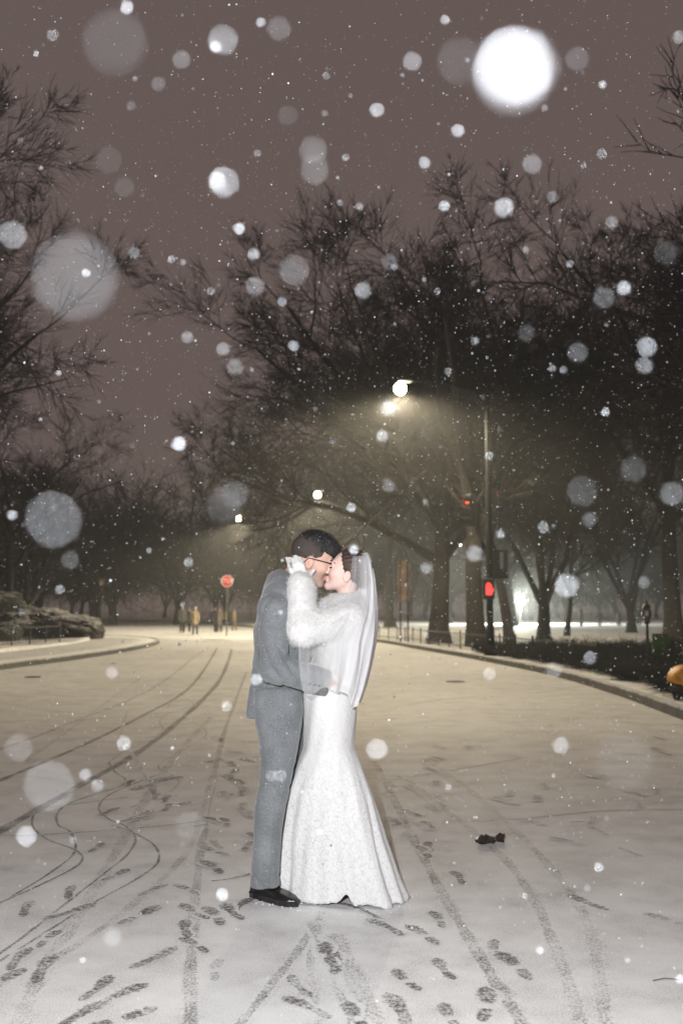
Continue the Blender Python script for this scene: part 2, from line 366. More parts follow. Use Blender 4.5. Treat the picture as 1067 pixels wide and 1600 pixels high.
TR = [ # (points in the photo, projected on the ground; width m; kind)
 ([(300, 1640), (298, 1550), (302, 1440), (318, 1300), (335, 1210), (352, 1140), (372, 1085), (385, 1050)], .105, 'track'),
 ([(20, 1640), (60, 1530), (110, 1450), (160, 1370), (205, 1290), (240, 1230), (280, 1175), (330, 1120)], .14, 'track_faint'),
 ([(-20, 1545), (90, 1495), (200, 1420), (290, 1335), (316, 1270), (330, 1215)], .085, 'track_faint'),
 ([(-20, 1310), (60, 1265), (130, 1225), (210, 1180), (270, 1135), (320, 1090), (345, 1060), (358, 1030), (362, 1014)], .16, 'track_dark'),
 ([(-20, 1228), (60, 1195), (140, 1160), (220, 1120), (290, 1080), (320, 1045), (340, 1012)], .11, 'track_dark'),
 ([(-20, 1178), (60, 1150), (130, 1122), (200, 1095), (260, 1062), (300, 1030), (328, 1010)], .10, 'track'),
 ([(40, 1190), (110, 1140), (170, 1095), (220, 1060)], .08, 'track_faint'),
 ([(-20, 1505), (40, 1462), (100, 1415), (170, 1360), (200, 1335), (212, 1310), (195, 1290), (170, 1280), (155, 1262), (175, 1240), (235, 1215), (265, 1205)], .030, 'track_dark'),
 ([(-20, 1515), (60, 1465), (140, 1415), (220, 1370), (248, 1345), (240, 1320), (205, 1300), (175, 1290)], .030, 'track_dark'),
 ([(-20, 1425), (30, 1395), (85, 1360), (118, 1330), (110, 1300), (92, 1290), (90, 1272), (110, 1255), (160, 1238), (190, 1228), (196, 1218), (180, 1206), (170, 1192)], .030, 'track_dark'),
 ([(-20, 1420), (60, 1385), (125, 1350), (120, 1330), (75, 1312), (52, 1292), (55, 1272), (80, 1262), (200, 1246)], .030, 'track_dark'),
 ([(205, 1262), (260, 1240), (280, 1222), (262, 1208), (248, 1200), (258, 1188), (300, 1165), (322, 1150), (318, 1138), (300, 1128)], .030, 'track'),
 ([(170, 1192), (200, 1170), (240, 1155), (255, 1140), (250, 1126), (270, 1112), (300, 1104), (296, 1094), (270, 1096), (262, 1106)], .035, 'track'),
 ([(-20, 1306), (40, 1306), (140, 1300), (260, 1290), (330, 1282)], .05, 'track'),
 ([(345, 1640), (420, 1545), (470, 1480), (505, 1425)], .075, 'track'),
 ([(505, 1640), (492, 1560), (485, 1500), (500, 1440)], .06, 'track_faint'),
 ([(565, 1640), (540, 1560), (510, 1490), (488, 1440)], .11, 'track_faint'),
 ([(610, 1640), (560, 1540), (525, 1460)], .16, 'track_faint'),
 ([(840, 1640), (790, 1560), (740, 1480), (690, 1395), (645, 1310), (605, 1230), (585, 1190)], .11, 'track'),
 ([(915, 1640), (895, 1560), (870, 1490), (830, 1400), (775, 1330), (700, 1270), (630, 1215)], .11, 'track_faint'),
 ([(950, 1640), (940, 1560), (925, 1470), (900, 1410), (850, 1345), (790, 1285), (720, 1225), (660, 1185)], .11, 'track_faint'),
 ([(690, 1285), (760, 1283), (830, 1278), (950, 1267), (1090, 1265)], .030, 'track'),
 ([(600, 1220), (660, 1211), (740, 1198), (820, 1184)], .028, 'track_faint'),
 ([(490, 1404), (530, 1412), (560, 1420), (600, 1440)], .05, 'track_dark'),
 ([(330, 1378), (360, 1374), (392, 1366)], .035, 'track_dark'),
 ([(200, 1110), (190, 1150), (215, 1190), (230, 1220)], .05, 'track_faint'),
 ([(640, 1100), (700, 1092), (780, 1090)], .05, 'track_faint'),
]
for i, (p, wd, k) in enumerate(TR): ribbon(p, wd, M[k], 0.0012+0.00012*i)
def print_mesh(kind):
    v = np.linspace(0, 1, 15)
    hw = 0.056*np.interp(v, [0, .04, .12, .22, .32, .42, .55, .72, .86, .95, 1.0], [.0, .50, .70, .72, .64, .56, .72, 1.0, .92, .6, 0])
    bend = 0.012*np.sin(v*3.1)
    V = []; uv = []; F = []
    for i in range(15):
        for q, s in enumerate((-1, -.5, 0, .5, 1)): V.append((bend[i]+hw[i]*s, (v[i]-.5)*.295, 0)); e = min(abs(s), 1); uv.append((0.5+0.5*s, v[i]*.6))
    for i in range(14):
        if kind == 1 and 5 <= i <= 6: continue
        for q in range(4): a = i*5+q; F.append((a, a+1, a+6, a+5))
    return mesh_np('footprint', V, np.array(F), uv=uv)
PM = [print_mesh(0), print_mesh(1)]; PMm = []
for me in PM:
    for k in ('print', 'print_faint'):
        c_ = me.copy(); c_.materials.append(M[k]); PMm.append(c_)
def footprint(px, py, deg, sc=1.0, faint=0, kind=None):
    g = gnd(px, py); k = random.randint(0, 1) if kind is None else kind
    o = obj('footprint', PMm[k*2+faint], None, road, (g[0], g[1], 0.0048+random.random()*0.001)); o.rotation_euler = (0, 0, R(deg*.35+random.gauss(0, 10))); o.scale = (sc*random.choice((-1, 1)), sc, 1)
FP = [(44, 1421, -25, 0), (32, 1500, -15, 0), (78, 1468, -20, 0), (72, 1515, -25, 0), (10, 1535, -40, 0), (150, 1545, -70, 0), (188, 1558, -75, 0), (130, 1588, -60, 0), (190, 1592, -80, 0),
 (293, 1452, 20, 0), (302, 1478, 70, 0), (240, 1497, -50, 0), (340, 1516, 15, 1), (332, 1432, 60, 0), (305, 1425, 80, 0), (150, 1325, -30, 0), (180, 1368, -20, 0), (112, 1395, -30, 0), (110, 1425, -50, 0),
 (290, 1391, 70, 0), (330, 1356, 80, 0), (335, 1330, 85, 0), (470, 1542, 60, 0), (478, 1576, 85, 0), (515, 1492, 35, 0), (520, 1505, 40, 0), (636, 1532, 40, 0), (695, 1515, 25, 0), (658, 1462, 50, 0), (682, 1438, 10, 0),
 (600, 1450, 60, 0), (714, 1372, 15, 0), (660, 1332, 20, 0), (668, 1290, 30, 0), (790, 1252, 60, 1), (884, 1315, 80, 1), (918, 1411, 55, 0), (775, 1485, 25, 0), (800, 1510, 25, 0), (1042, 1440, 60, 1), (985, 1332, 40, 1),
 (560, 1590, 30, 0), (620, 1580, 20, 0), (755, 1570, 15, 0), (705, 1590, 25, 0), (365, 1205, 10, 0), (358, 1215, 70, 0), (380, 1415, -30, 0), (365, 1425, 30, 0), (240, 1392, -35, 0), (218, 1430, -60, 0)]
for x, y, d, f in FP: footprint(x, y, d, random.uniform(.8, 1.15), f)
for i in range(18):
    footprint(random.uniform(330, 395), random.uniform(1130, 1345), random.gauss(20, 40), .95, random.randint(0, 1))
for i in range(15):
    footprint(random.gauss(210, 40)-(i-13)*3, 1215+i*5+random.uniform(-8, 8), random.gauss(-30, 30), .95, 0)
for i in range(16):
    footprint(random.uniform(590, 690), random.uniform(1150, 1330), random.gauss(20, 40), .95, random.randint(0, 1))
for i in range(18):
    footprint(random.uniform(640, 1040), random.uniform(1130, 1300), random.gauss(0, 50), .95, 1)

# ================================================================== bare trees
def grow_level(P, D, L, r0, n, wig, up, taper, rng):
    B = len(P); pts = np.empty((B, n+1, 3)); pts[:, 0] = P; d = D/np.linalg.norm(D, axis=1, keepdims=True); dirs = np.empty((B, n+1, 3)); dirs[:, 0] = d
    for i in range(n):
        d = d+rng.normal(0, wig, (B, 3)); d[:, 2] += up; d /= np.linalg.norm(d, axis=1, keepdims=True)
        pts[:, i+1] = pts[:, i]+d*(L/n)[:, None]; dirs[:, i+1] = d
    rad = r0[:, None]*(1-(1-taper)*np.linspace(0, 1, n+1)[None])
    return pts, dirs, rad
def spawn(pts, dirs, rad, L, k, tmin, ang, lr, rr, rng, tip=True):
    B, n1, _ = pts.shape; t = np.sort(rng.uniform(tmin, 1.0, (B, k)), 1)
    if tip: t[:, -1] = 1.0
    f = t*(n1-1); i = np.minimum(f.astype(int), n1-2); u = (f-i)[..., None]; b = np.arange(B)[:, None]
    P = pts[b, i]*(1-u)+pts[b, i+1]*u; D = dirs[b, i]*(1-u)+dirs[b, i+1]*u; r = rad[b, i]*(1-u[..., 0])+rad[b, i+1]*u[..., 0]
    rv = rng.normal(size=(B, k, 3)); ax = rv-(rv*D).sum(-1, keepdims=True)*D; ax /= np.linalg.norm(ax, axis=-1, keepdims=True)+1e-9
    a = np.radians(rng.uniform(ang[0], ang[1], (B, k)))
    if tip: a[:, -1] *= 0.4
    D2 = D*np.cos(a)[..., None]+ax*np.sin(a)[..., None]
    L2 = L[:, None]*rng.uniform(lr[0], lr[1], (B, k))*(1.15-0.5*t)
    return P.reshape(-1, 3), D2.reshape(-1, 3), L2.ravel(), (r*rr).ravel()
def tree_mesh(seed, H, r, fork, levels, lean=(0, 0), limb=0.55, spread=(22, 52), wig=0.10, limbs=6, az0=0.0, rmin=.010, prune=None, sides=(9, 6, 5, 4, 3, 3)):
    rng = np.random.default_rng(seed)
    P = np.zeros((1, 3)); P[0, 2] = -0.15; D = np.array([[lean[0], lean[1], 1.0]]); L = np.array([H*fork])
    pts, dirs, rad = grow_level(P, D, L, np.array([r]), 8, 0.05, 0.03, 0.62, rng)
    rad[:, 0] *= 1.45; rad[:, 1] *= 1.08
    trunk = [(pts[0], rad[0])]; out = [[trunk, sides[0]]]
    par = (pts, dirs, rad, L*limb/fork)
    for l, (k, n, tmin, ang, lr, rr, up, wg) in enumerate(levels):
        Lp = par[3]
        if l == 0: a_ = spread; k = limbs; lr = (0.85, 1.15); 
        else: a_ = ang
        P2, D2, L2, r2 = spawn(par[0], par[1], par[2], Lp if l else np.array([H*limb]), k, tmin, a_, lr, rr, rng)
        if l == 0:
            r2 = np.maximum(r2, r*0.22); nb = len(D2); az = np.arange(nb)*2.399963+rng.uniform(-.35, .35, nb)+az0; aa = np.radians(rng.uniform(a_[0], a_[1], nb)); aa[-1] *= .3
            D2 = np.c_[np.cos(az)*np.sin(aa), np.sin(az)*np.sin(aa), np.cos(aa)]
        r2 = np.maximum(r2, rmin)
        pts, dirs, rad = grow_level(P2, D2, L2, r2, n, wg, up, 0.35, rng)
        if prune is not None and l >= 1:
            kp = np.array([min(np.linalg.norm(pts[i]-c, axis=1).min()/q for c, q in prune) > 1 for i in range(len(pts))]); pts, dirs, rad, L2 = pts[kp], dirs[kp], rad[kp], L2[kp]
        out.append([[(pts[i], rad[i]) for i in range(len(pts))], sides[min(l+1, 5)]]); par = (pts, dirs, rad, L2)
    def join(ls):
        Vs, Fs, b = [], [], 0
        for lines, n in ls:
            V, F = tubes(lines, n); Vs.append(V); Fs.append(F+b); b += len(V)
        return np.concatenate(Vs), np.concatenate(Fs)
    return join(out[:3]), join(out[3:])
#          k  n  tmin  ang       lr          rr    up    wig
LV_BIG = [(6, 9, .50, (22, 52), (.85, 1.1), .62, .022, .10), (9, 7, .18, (25, 60), (.38, .62), .55, .02, .13), (8, 5, .12, (25, 60), (.38, .62), .55, .02, .15), (7, 3, .1, (22, 52), (.45, .75), .6, .02, .11), (6, 2, .1, (15, 42), (.6, .95), .7, .015, .06)]
LV_MID = [(6, 8, .5, (22, 52), (.85, 1.1), .62, .04, .10), (7, 6, .2, (25, 60), (.4, .6), .55, .03, .13), (7, 4, .15, (25, 60), (.4, .6), .55, .03, .15), (7, 3, .1, (20, 48), (.55, .85), .6, .02, .08)]
LV_FAR = [(6, 6, .35, (25, 60), (.8, 1.1), .62, .05, .12), (7, 4, .15, (25, 65), (.4, .65), .5, .05, .15), (8, 2, .1, (25, 65), (.4, .7), .5, .05, .2), (4, 1, .1, (25, 60), (.5, .9), .7, .05, .2)]
TM = {}
def tree_kind(key, *a, **k):
    (V1, F1), (V2, F2) = tree_mesh(*a, **k); TM[key] = (mesh_np('trunk', V1, F1), mesh_np('crown', V2, F2))
    TM[key][0].materials.append(M['bark']); TM[key][1].materials.append(M['twig'])
def plant_tree(key, loc, rz, label, group='bare trees in the park', sc=(1, 1, 1), name='bare_tree'):
    e = empty(name, loc, rz); e.scale = sc; tag(e, label, 'tree', group)
    for nm, me in zip(('trunk', 'crown'), TM[key]): obj(nm, me, None, e)
    return e
def local(lamp, px, Yd, rz, sc):
    d = np.array(lamp)-np.array((at(px, 957, Yd)[0], Yd, .1)); c_, s_ = math.cos(-rz), math.sin(-rz)
    return np.array((d[0]*c_-d[1]*s_, d[0]*s_+d[1]*c_, d[2]))/np.array(sc)
L1P = at(625, 602, 29.5)
tree_kind('elm', 21, 20.5, .46, .32, LV_BIG, limb=.72, spread=(28, 66), limbs=11, rmin=.0120, prune=[(local(L1P, 685, 41, .3, (.92, .92, .90)), 4.2), (local(L1P-np.array((0, 0, 3)), 685, 41, .3, (.92, .92, .90)), 4.0)])
tree_kind('elm2', 34, 21, .36, .47, LV_BIG, limb=.55, spread=(22, 58), limbs=8, rmin=.0120, prune=[(local(L1P, 745, 36.5, 4.3, (.95, .95, .80)), 4.2), (local(L1P-np.array((0, 0, 3)), 745, 36.5, 4.3, (.95, .95, .80)), 4.0)])
tree_kind('vase', 45, 17, .34, .16, LV_BIG, limb=.75, spread=(10, 36), limbs=5, rmin=.014)
tree_kind('broad', 52, 14, .36, .26, LV_MID, limb=.62, spread=(35, 70), limbs=8, rmin=.014)
tree_kind('slim', 63, 13, .17, .42, LV_MID, limb=.5, spread=(25, 55), limbs=7, rmin=.014)
TREES = [
 ('elm', 685, 1012, 41, 0.3, 'large elm with arching limbs behind the tall brown sign', (.92, .92, .90)),
 ('elm2', 745, 1020, 36.5, 4.3, 'bare tree directly behind the traffic signal pole', (.95, .95, .80)),
 ('slim', 797, 1016, 38, 2.2, 'slim bare tree in front of the white floodlight', (1.2, 1.2, 1.25)),
 ('vase', 848, 1004, 46, .8, 'forked bare tree right of the white floodlight, splitting into a V', (1, 1, 1)),
 ('slim', 884, 996, 54, 4.0, 'thin bare tree with low side branches right of the forked tree', (.9, .9, .8)),
 ('vase', 985, 992, 62, 2.6, 'twin stemmed bare tree among the standing figures at right', (1, 1, 1)),
 ('elm2', 1052, 1008, 40, 3.4, 'thick bare tree behind the green panel at the right edge', (1, 1, .98)),
 ('elm', 800, 980, 84, 2.0, 'tall bare tree beyond the lit snow field', (1.0, 1.0, .95)),
 ('elm2', 610, 985, 78, 5.0, 'bare tree far behind the bride, left of the brown sign', (1.1, 1.1, 1)),
 ('broad', 40, 962, 62, 1.0, 'low crooked bare tree standing above the rocky bank at left', (.8, .8, .72)),
 ('elm2', 12, 985, 56, .4, 'bare tree rising at the left edge behind the rocky bank', (.8, .8, .72)),
]
for key, px, py, Yd, rz, lab, sc in TREES:
    p = at(px, 957, Yd); plant_tree(key, (p[0], Yd, rise(Yd)+0.1), rz, lab, sc=sc)
plant_tree('elm', (-13.4, 24, 0.15), 2.7, 'big bare tree reaching in from the left edge with long dark limbs', sc=(.66, .66, .74))
plant_tree('broad', (10.6, 17.5, 0.12), 0.8, 'bare tree whose branch tips reach in at the upper right corner', sc=(1.0, 1.0, 1.05))
# the dark wood far behind reads as one mass
(V1, F1), (V2, F2) = tree_mesh(81, 17, .30, .22, LV_FAR, limb=.62, spread=(20, 62), limbs=9, rmin=.032, sides=(6, 4, 3, 3, 3, 3))
Vt = np.concatenate([V1, V2]); Ft = np.concatenate([F1, F2+len(V1)]); Vs, Fs = [], []; bse = 0
for i in range(66):
    if i < 44: x = -66+i*2.6+random.uniform(-2, 2); y = 100+random.uniform(-9, 20)+max(0, x+20)*.35
    else: x = -95+(i-44)*7+random.uniform(-2, 2); y = 150+random.uniform(-10, 25)
    s = random.uniform(.85, 1.2); a = random.uniform(0, 6.28)
    Q = np.stack([Vt[:, 0]*math.cos(a)-Vt[:, 1]*math.sin(a), Vt[:, 0]*math.sin(a)+Vt[:, 1]*math.cos(a), Vt[:, 2]], 1)*s+np.array((x, y, float(rise(y))))
    Vs.append(Q); Fs.append(Ft+bse); bse += len(Vt)
tag(obj('far_wood', mesh_np('far_wood', np.concatenate(Vs), np.concatenate(Fs)), M['twig']), 'dark mass of bare woodland behind the drive', 'wood', kind='stuff')

# ================================================================== rocky bank, boulder, hedge shrubs
def rock_mesh(seed, dims, amp=0.40, n=26):
    th = np.linspace(0, math.pi, n); ph = np.linspace(0, 2*math.pi, 2*n, endpoint=False)
    A, B = np.meshgrid(th, ph, indexing='ij'); D = np.stack([np.sin(A)*np.cos(B), np.sin(A)*np.sin(B), np.cos(A)], -1).reshape(-1, 3)
    r = 1+amp*vnoise(D, 3.0, seed)+amp*.55*np.abs(vnoise(D, 8.0, seed+1))+amp*.25*vnoise(D, 19, seed+2)
    V = D*r[:, None]; V = np.sign(V)*np.abs(V)**0.8*np.array(dims); m = 2*n
    F = np.array([(i*m+j, (i+1)*m+j, (i+1)*m+(j+1) % m, i*m+(j+1) % m) for i in range(n-1) for j in range(m)])
    return mesh_np('rock', V, F, False)
BANK = [(-12.9, 49.0, 1.5, 1.6, 0.85, 'lowest rock at the right end of the snow dusted bank'),
        (-15.2, 51.0, 2.2, 1.8, 1.5, 'ridged snow dusted rock second from the right end of the bank'),
        (-18.6, 53.0, 2.8, 2.2, 2.1, 'tallest snow capped rock of the bank below the crooked tree'),
        (-22.8, 55.0, 3.2, 2.2, 1.9, 'broad rock at the left end of the snow dusted bank'),
        (-14.6, 43.5, .75, .6, .65, 'dark rounded boulder by the low fence at the left edge')]
for i, (x, y, a, b_, c_, lab) in enumerate(BANK):
    o = obj('rock', rock_mesh(100+i*7, (a, b_, c_)), M['rock'], None, (x, y, 0.25)); o.rotation_euler = (0, 0, .4*i); tag(o, lab, 'rock', 'rocks of the left bank')
def shrub_mesh(seed, h, n=110):
    rng = np.random.default_rng(seed); P = np.c_[rng.normal(0, .16, n), rng.normal(0, .16, n), np.zeros(n)]*h
    D = np.c_[rng.normal(0, .55, n), rng.normal(0, .55, n), np.ones(n)]; L = rng.uniform(.6, 1.05, n)*h
    p, d, r = grow_level(P, D, L, np.full(n, .012), 4, .16, .03, .4, rng)
    P2, D2, L2, r2 = spawn(p, d, r, L, 7, .2, (20, 60), (.3, .55), .7, rng)
    p2, d2, rr2 = grow_level(P2, D2, L2, np.maximum(r2, .007), 3, .2, .04, .4, rng)
    P3, D3, L3, r3 = spawn(p2, d2, rr2, L2, 3, .2, (25, 70), (.4, .6), .8, rng)
    p3, d3, rr3 = grow_level(P3, D3, L3, np.maximum(r3, .007), 2, .2, .02, .5, rng)
    V1, F1 = tubes([(p[i], r[i]) for i in range(n)], 3); V2, F2 = tubes([(p2[i], rr2[i]) for i in range(len(p2))], 3); V3, F3 = tubes([(p3[i], rr3[i]) for i in range(len(p3))], 3)
    return mesh_np('shrub', np.concatenate([V1, V2, V3]), np.concatenate([F1, F2+len(V1), F3+len(V1)+len(V2)]))
SH = [shrub_mesh(s, 1.0) for s in (5, 6, 7)]
for m_ in SH: m_.materials.append(M['shrub'])
k = 0
for row, (off, h0, h1) in enumerate(((.95, .30, .42), (1.9, .40, .55), (3.0, .45, .62), (4.4, .5, .66))):
    for y in np.arange(12.0+row*1.2, 32-row*1.6, 1.2):
        x = np.interp(y, KR[:, 1], KR[:, 0])+off+random.uniform(-.25, .25); h = random.uniform(h0, h1)
        o = obj('shrub', SH[k % 3], None, None, (x, y+random.uniform(-.3, .3), .12)); o.rotation_euler = (0, 0, random.uniform(0, 6.28)); o.scale = (max(h, .6)*1.3, max(h, .6)*1.3, h); k += 1
        tag(o, 'dark leafless twiggy shrub in the hedge along the right kerb', 'shrub', 'hedge shrubs along the right kerb')
for x, y, h in ((-13.6, 46.6, .9), (-16.5, 46.5, 1.1), (-18.5, 48.6, 1.4), (-12.4, 47.4, .5), (-21.5, 50, 1.6)):
    o = obj('shrub', SH[k % 3], None, None, (x, y, .15)); o.scale = (h*1.4, h*1.2, h); o.rotation_euler = (0, 0, k); k += 1
    tag(o, 'dark low shrub growing in front of the rocky bank', 'shrub', 'shrubs by the rocky bank')

# ================================================================== fences
def rail_fence(line, h, label, step=1.6):
    L = catmull(line, 12); s = np.r_[0, np.cumsum(np.linalg.norm(np.diff(L, axis=0), axis=1))]
    q = np.arange(0, s[-1], step); P = np.c_[np.interp(q, s, L[:, 0]), np.interp(q, s, L[:, 1])]
    e = empty('low_fence', (P[0, 0], P[0, 1], 0.10)); tag(e, label, 'fence')
    pm = MB().box((0, 0, h/2), (.05, .05, h), bev=.008).lathe((0, 0, h), [(.03, 0), (.032, .02), (.01, .045)], 8); me = None
    for p in P:
        if me is None: o = pm.build('post', M['iron'], e); me = o.data
        else: o = obj('post', me, None, e)
        o.location = (p[0]-P[0, 0], p[1]-P[0, 1], 0)
    for z in (.22*h, .9*h):
        MB().tube([(p[0]-P[0, 0], p[1]-P[0, 1], z) for p in P], .016, 6).build('rail', M['iron'], e)
    me = None
    for i in range(len(P)-1):
        for t_ in (.2, .4, .6, .8):
            p = P[i]*(1-t_)+P[i+1]*t_-P[0]
            if me is None: o = MB().box((0, 0, h*.56), (.014, .014, h*.68)).build('picket', M['iron'], e); me = o.data
            else: o = obj('picket', me, None, e)
            o.location = (p[0], p[1], 0)
rail_fence([(5.6, 22), (4.95, 28), (4.2, 34), (3.5, 39), (2.4, 46.5), (.2, 55)], .62, 'low black iron fence along the right kerb behind the bride')
rail_fence([(-12.0, 30), (-11.7, 36), (-11.6, 41.5)], .8, 'low dark metal fence by the sidewalk at the left edge', 1.9)

# ================================================================== street lamps
WARM = (1.0, 0.86, 0.59)
M['lamp_glow'] = mat('lamp_glow', (.9, .85, .7), .4, 0.0, emit=(1.0, 0.90, 0.66), estr=60.0)
M['lamp_glow_white'] = mat('lamp_glow_white', (.9, .9, .85), .4, 0.0, emit=(0.95, 1.0, 0.92), estr=80.0)
def lamp_light(name, loc, power, color, parent, size=R(166), soft=.10, bat=2.5, cap=9.0):
    d = bpy.data.lights.new(name, 'SPOT'); o = bpy.data.objects.new(name, d); COL.objects.link(o); o.parent = parent; o.location = loc
    d.energy = power; d.color = color; d.spot_size = size; d.spot_blend = .5; d.shadow_soft_size = soft; d.use_nodes = True
    t = d.node_tree; e = t.nodes['Emission']; tc = t.nodes.new('ShaderNodeTexCoord'); s = t.nodes.new('ShaderNodeSeparateXYZ'); t.links.new(tc.outputs['Normal'], s.inputs[0])
    a = N(t, 'ShaderNodeMath', operation='ABSOLUTE'); t.links.new(s.outputs['Z'], a.inputs[0])
    m_ = N(t, 'ShaderNodeMath', operation='MAXIMUM'); t.links.new(a.outputs[0], m_.inputs[0]); m_.inputs[1].default_value = .05
    p = N(t, 'ShaderNodeMath', operation='POWER'); t.links.new(m_.outputs[0], p.inputs[0]); p.inputs[1].default_value = -bat
    q = N(t, 'ShaderNodeMath', operation='MINIMUM'); t.links.new(p.outputs[0], q.inputs[0]); q.inputs[1].default_value = cap
    t.links.new(q.outputs[0], e.inputs['Strength']); return o
def street_lamp(head, polex, label, power, signals=False, cap=9.0):
    hx, hy, hz = head; z0 = float(rise(hy))+.12; e = empty('street_lamp', (polex, hy, z0)); tag(e, label, 'street lamp', 'street lamps along the drive')
    H = hz-z0; dx = hx-polex; s = 1 if dx > 0 else -1
    MB().lathe((0, 0, 0), [(.20, 0), (.20, .25), (.14, .32), (.11, .9), (.105, 1.0)], 10).build('base', M['pole'], e)
    MB().tube([(0, 0, .3), (0, 0, H*.5), (0, 0, H-.25)], (.10, .085, .065), 10).build('pole', M['pole'], e)
    MB().tube([(0, 0, H-.7), (dx*.15, 0, H-.15), (dx*.5, 0, H+.10), (dx*.88, 0, H+.12)], (.045, .04, .035, .03), 7).build('arm', M['pole'], e)
    hd = MB().box((dx-s*.16, 0, H+.13), (.46, .20, .10), bev=.04).build('lamp_head', M['galv'], e)
    MB().lathe((dx, 0, H-.10), [(.03, -.19), (.12, -.15), (.18, -.06), (.18, .05), (.12, .14), (.04, .17)], 24).build('lens', M['lamp_glow'], hd, smooth=True)
    lamp_light('lamp_light', (dx, 0, H-.32), power, WARM, e, cap=cap); return e
l1 = at(625, 602, 29.5); lamp1 = street_lamp(l1, 4.02+.35, 'nearest lit street lamp, on the pole carrying the traffic signals', 1750)
l2 = at(496, 770, 56); street_lamp(l2, 1.2, 'lit street lamp above and behind the groom', 1950)
l3 = at(373, 808, 71); street_lamp(l3, -3.9, 'farthest lit street lamp, left above the red stop sign', 2200)
l4 = at(718, 849, 96); street_lamp(l4, l4[0]-1.0, 'small warm street lamp far off between two trunks', 900)
# park lantern posts
def lantern(loc, label, h=3.1):
    e = empty('lantern_post', loc); e.scale = (.55, .55, .55); tag(e, label, 'lantern post')
    MB().lathe((0, 0, 0), [(.19, 0), (.19, .12), (.13, .2), (.12, .55), (.075, .66), (.06, 1.0), (.05, h-.85)], 12).build('post', M['iron'], e)
    MB().lathe((0, 0, h-.85), [(.05, 0), (.13, .05), (.10, .10)], 12).build('collar', M['iron'], e)
    MB().lathe((0, 0, h-.75), [(.09, 0), (.17, .2), (.17, .38), (.12, .5)], 12).build('globe', M['lantern_glass'], e)
    MB().lathe((0, 0, h-.25), [(.18, 0), (.15, .06), (.05, .15), (.02, .25)], 12).build('cap', M['iron'], e)
M['lantern_glass'] = mat('lantern_glass', (.13, .10, .08), .25, .2, 6)
p = gnd(1013, 1066); lantern((p[0], p[1], .1), 'short unlit black lantern post beside the green panel at right', 2.75)
# floodlight at the lit clearing
p = at(812, 940, 92); e = empty('floodlight', (p[0], 92, rise(92))); tag(e, 'bright white floodlight shining between two trunks', 'floodlight')
hz = p[2]-float(rise(92))
MB().tube([(0, 0, 0), (0, 0, hz-.1)], .06, 8).build('post', M['iron'], e)
MB().box((0, .0, hz), (.75, .25, .55), bev=.05).build('housing', M['iron'], e)
MB().box((0, -.14, hz), (.62, .03, .44), bev=.01).build('lens', M['lamp_glow_white'], e)
d = bpy.data.lights.new('flood_light', 'POINT'); fo = bpy.data.objects.new('flood_light', d); COL.objects.link(fo); fo.parent = e; fo.location = (0, -.35, hz+.1); d.energy = 16000; d.color = (.92, 1.0, .9); d.shadow_soft_size = .2

# ================================================================== signs and signals
M['sign_red'] = mat('sign_red', (.62, .045, .035), .5, .1); M['sign_white'] = mat('sign_white', (.85, .85, .83), .5, .05)
M['sign_brown'] = mat('sign_brown', (.17, .10, .075), .6, .25, 2.0); M['sign_tan'] = mat('sign_tan', (.25, .165, .12), .6, .2, 2.0)
def ngon(n, r, y, rot=0): return [(r*math.cos(rot+2*math.pi*i/n), y, r*math.sin(rot+2*math.pi*i/n)) for i in range(n)]
def prism_y(n, r, y0, y1, rot, cz):
    a = [(x, y, z+cz) for x, y, z in ngon(n, r, y0, rot)]; b_ = [(x, y, z+cz) for x, y, z in ngon(n, r, y1, rot)]
    return MB().add(a+b_, [tuple(range(n)), tuple(range(2*n-1, n-1, -1))]+[(i, n+i, n+(i+1) % n, (i+1) % n) for i in range(n)])
def text_mesh(body, size, name='lettering'):
    c = bpy.data.curves.new('t', 'FONT'); c.body = body; c.size = size; c.align_x = 'CENTER'; c.align_y = 'CENTER'; c.extrude = .004
    o = bpy.data.objects.new('t', c); COL.objects.link(o); bpy.context.view_layer.update()
    me = bpy.data.meshes.new_from_object(o.evaluated_get(bpy.context.evaluated_depsgraph_get())); bpy.data.objects.remove(o); me.name = name; return me
p = at(355, 908, 59); e = empty('stop_sign', (p[0], 59, .0)); tag(e, 'red octagonal stop sign on a thin post beyond the couple', 'stop sign')
MB().box((0, .05, p[2]/2+.15), (.06, .05, p[2]+.3)).build('post', M['galv'], e)
prism_y(8, .37, 0, -.012, math.pi/8, p[2]).build('border', M['sign_white'], e)
fc = prism_y(8, .335, -.013, -.018, math.pi/8, p[2]).build('face', M['sign_red'], e)
o = obj('lettering', text_mesh('STOP', .34), M['sign_white'], fc, (0, -.024, p[2])); o.rotation_euler = (R(90), 0, 0)
# tall brown park sign on two posts
p = gnd(631, 1008, .12); Yb = 43.0; bx = at(631, 957, Yb)[0]; e = empty('park_sign', (bx, Yb, .12)); tag(e, 'tall narrow brown park sign on two posts right of the bride', 'sign')
zt = at(631, 875, Yb)[2]-.12; zb = at(631, 938, Yb)[2]-.12
for s in (-1, 1): MB().tube([(s*.16, -.06, 0), (s*.16, -.06, zt)], .035, 8).build('post', M['iron'], e)
MB().box((0, 0, (zt+zb)/2), (.52, .04, zt-zb), bev=.008).build('panel', M['sign_brown'], e)
MB().box((0, -.03, zt-.30), (.44, .015, .52), bev=.004).build('header_panel', M['sign_tan'], e)
p = at(158, 957, 57); zt = at(158, 905, 57)[2]; e = empty('small_sign', (p[0], 57, .0)); tag(e, 'small pale sign on a thin post past the end of the rocky bank', 'sign')
MB().tube([(0, .03, 0), (0, .03, zt)], .035, 7).build('post', M['iron'], e); MB().box((0, 0, zt-.16), (.32, .02, .34), bev=.005).build('panel', M['sign_tan'], e)
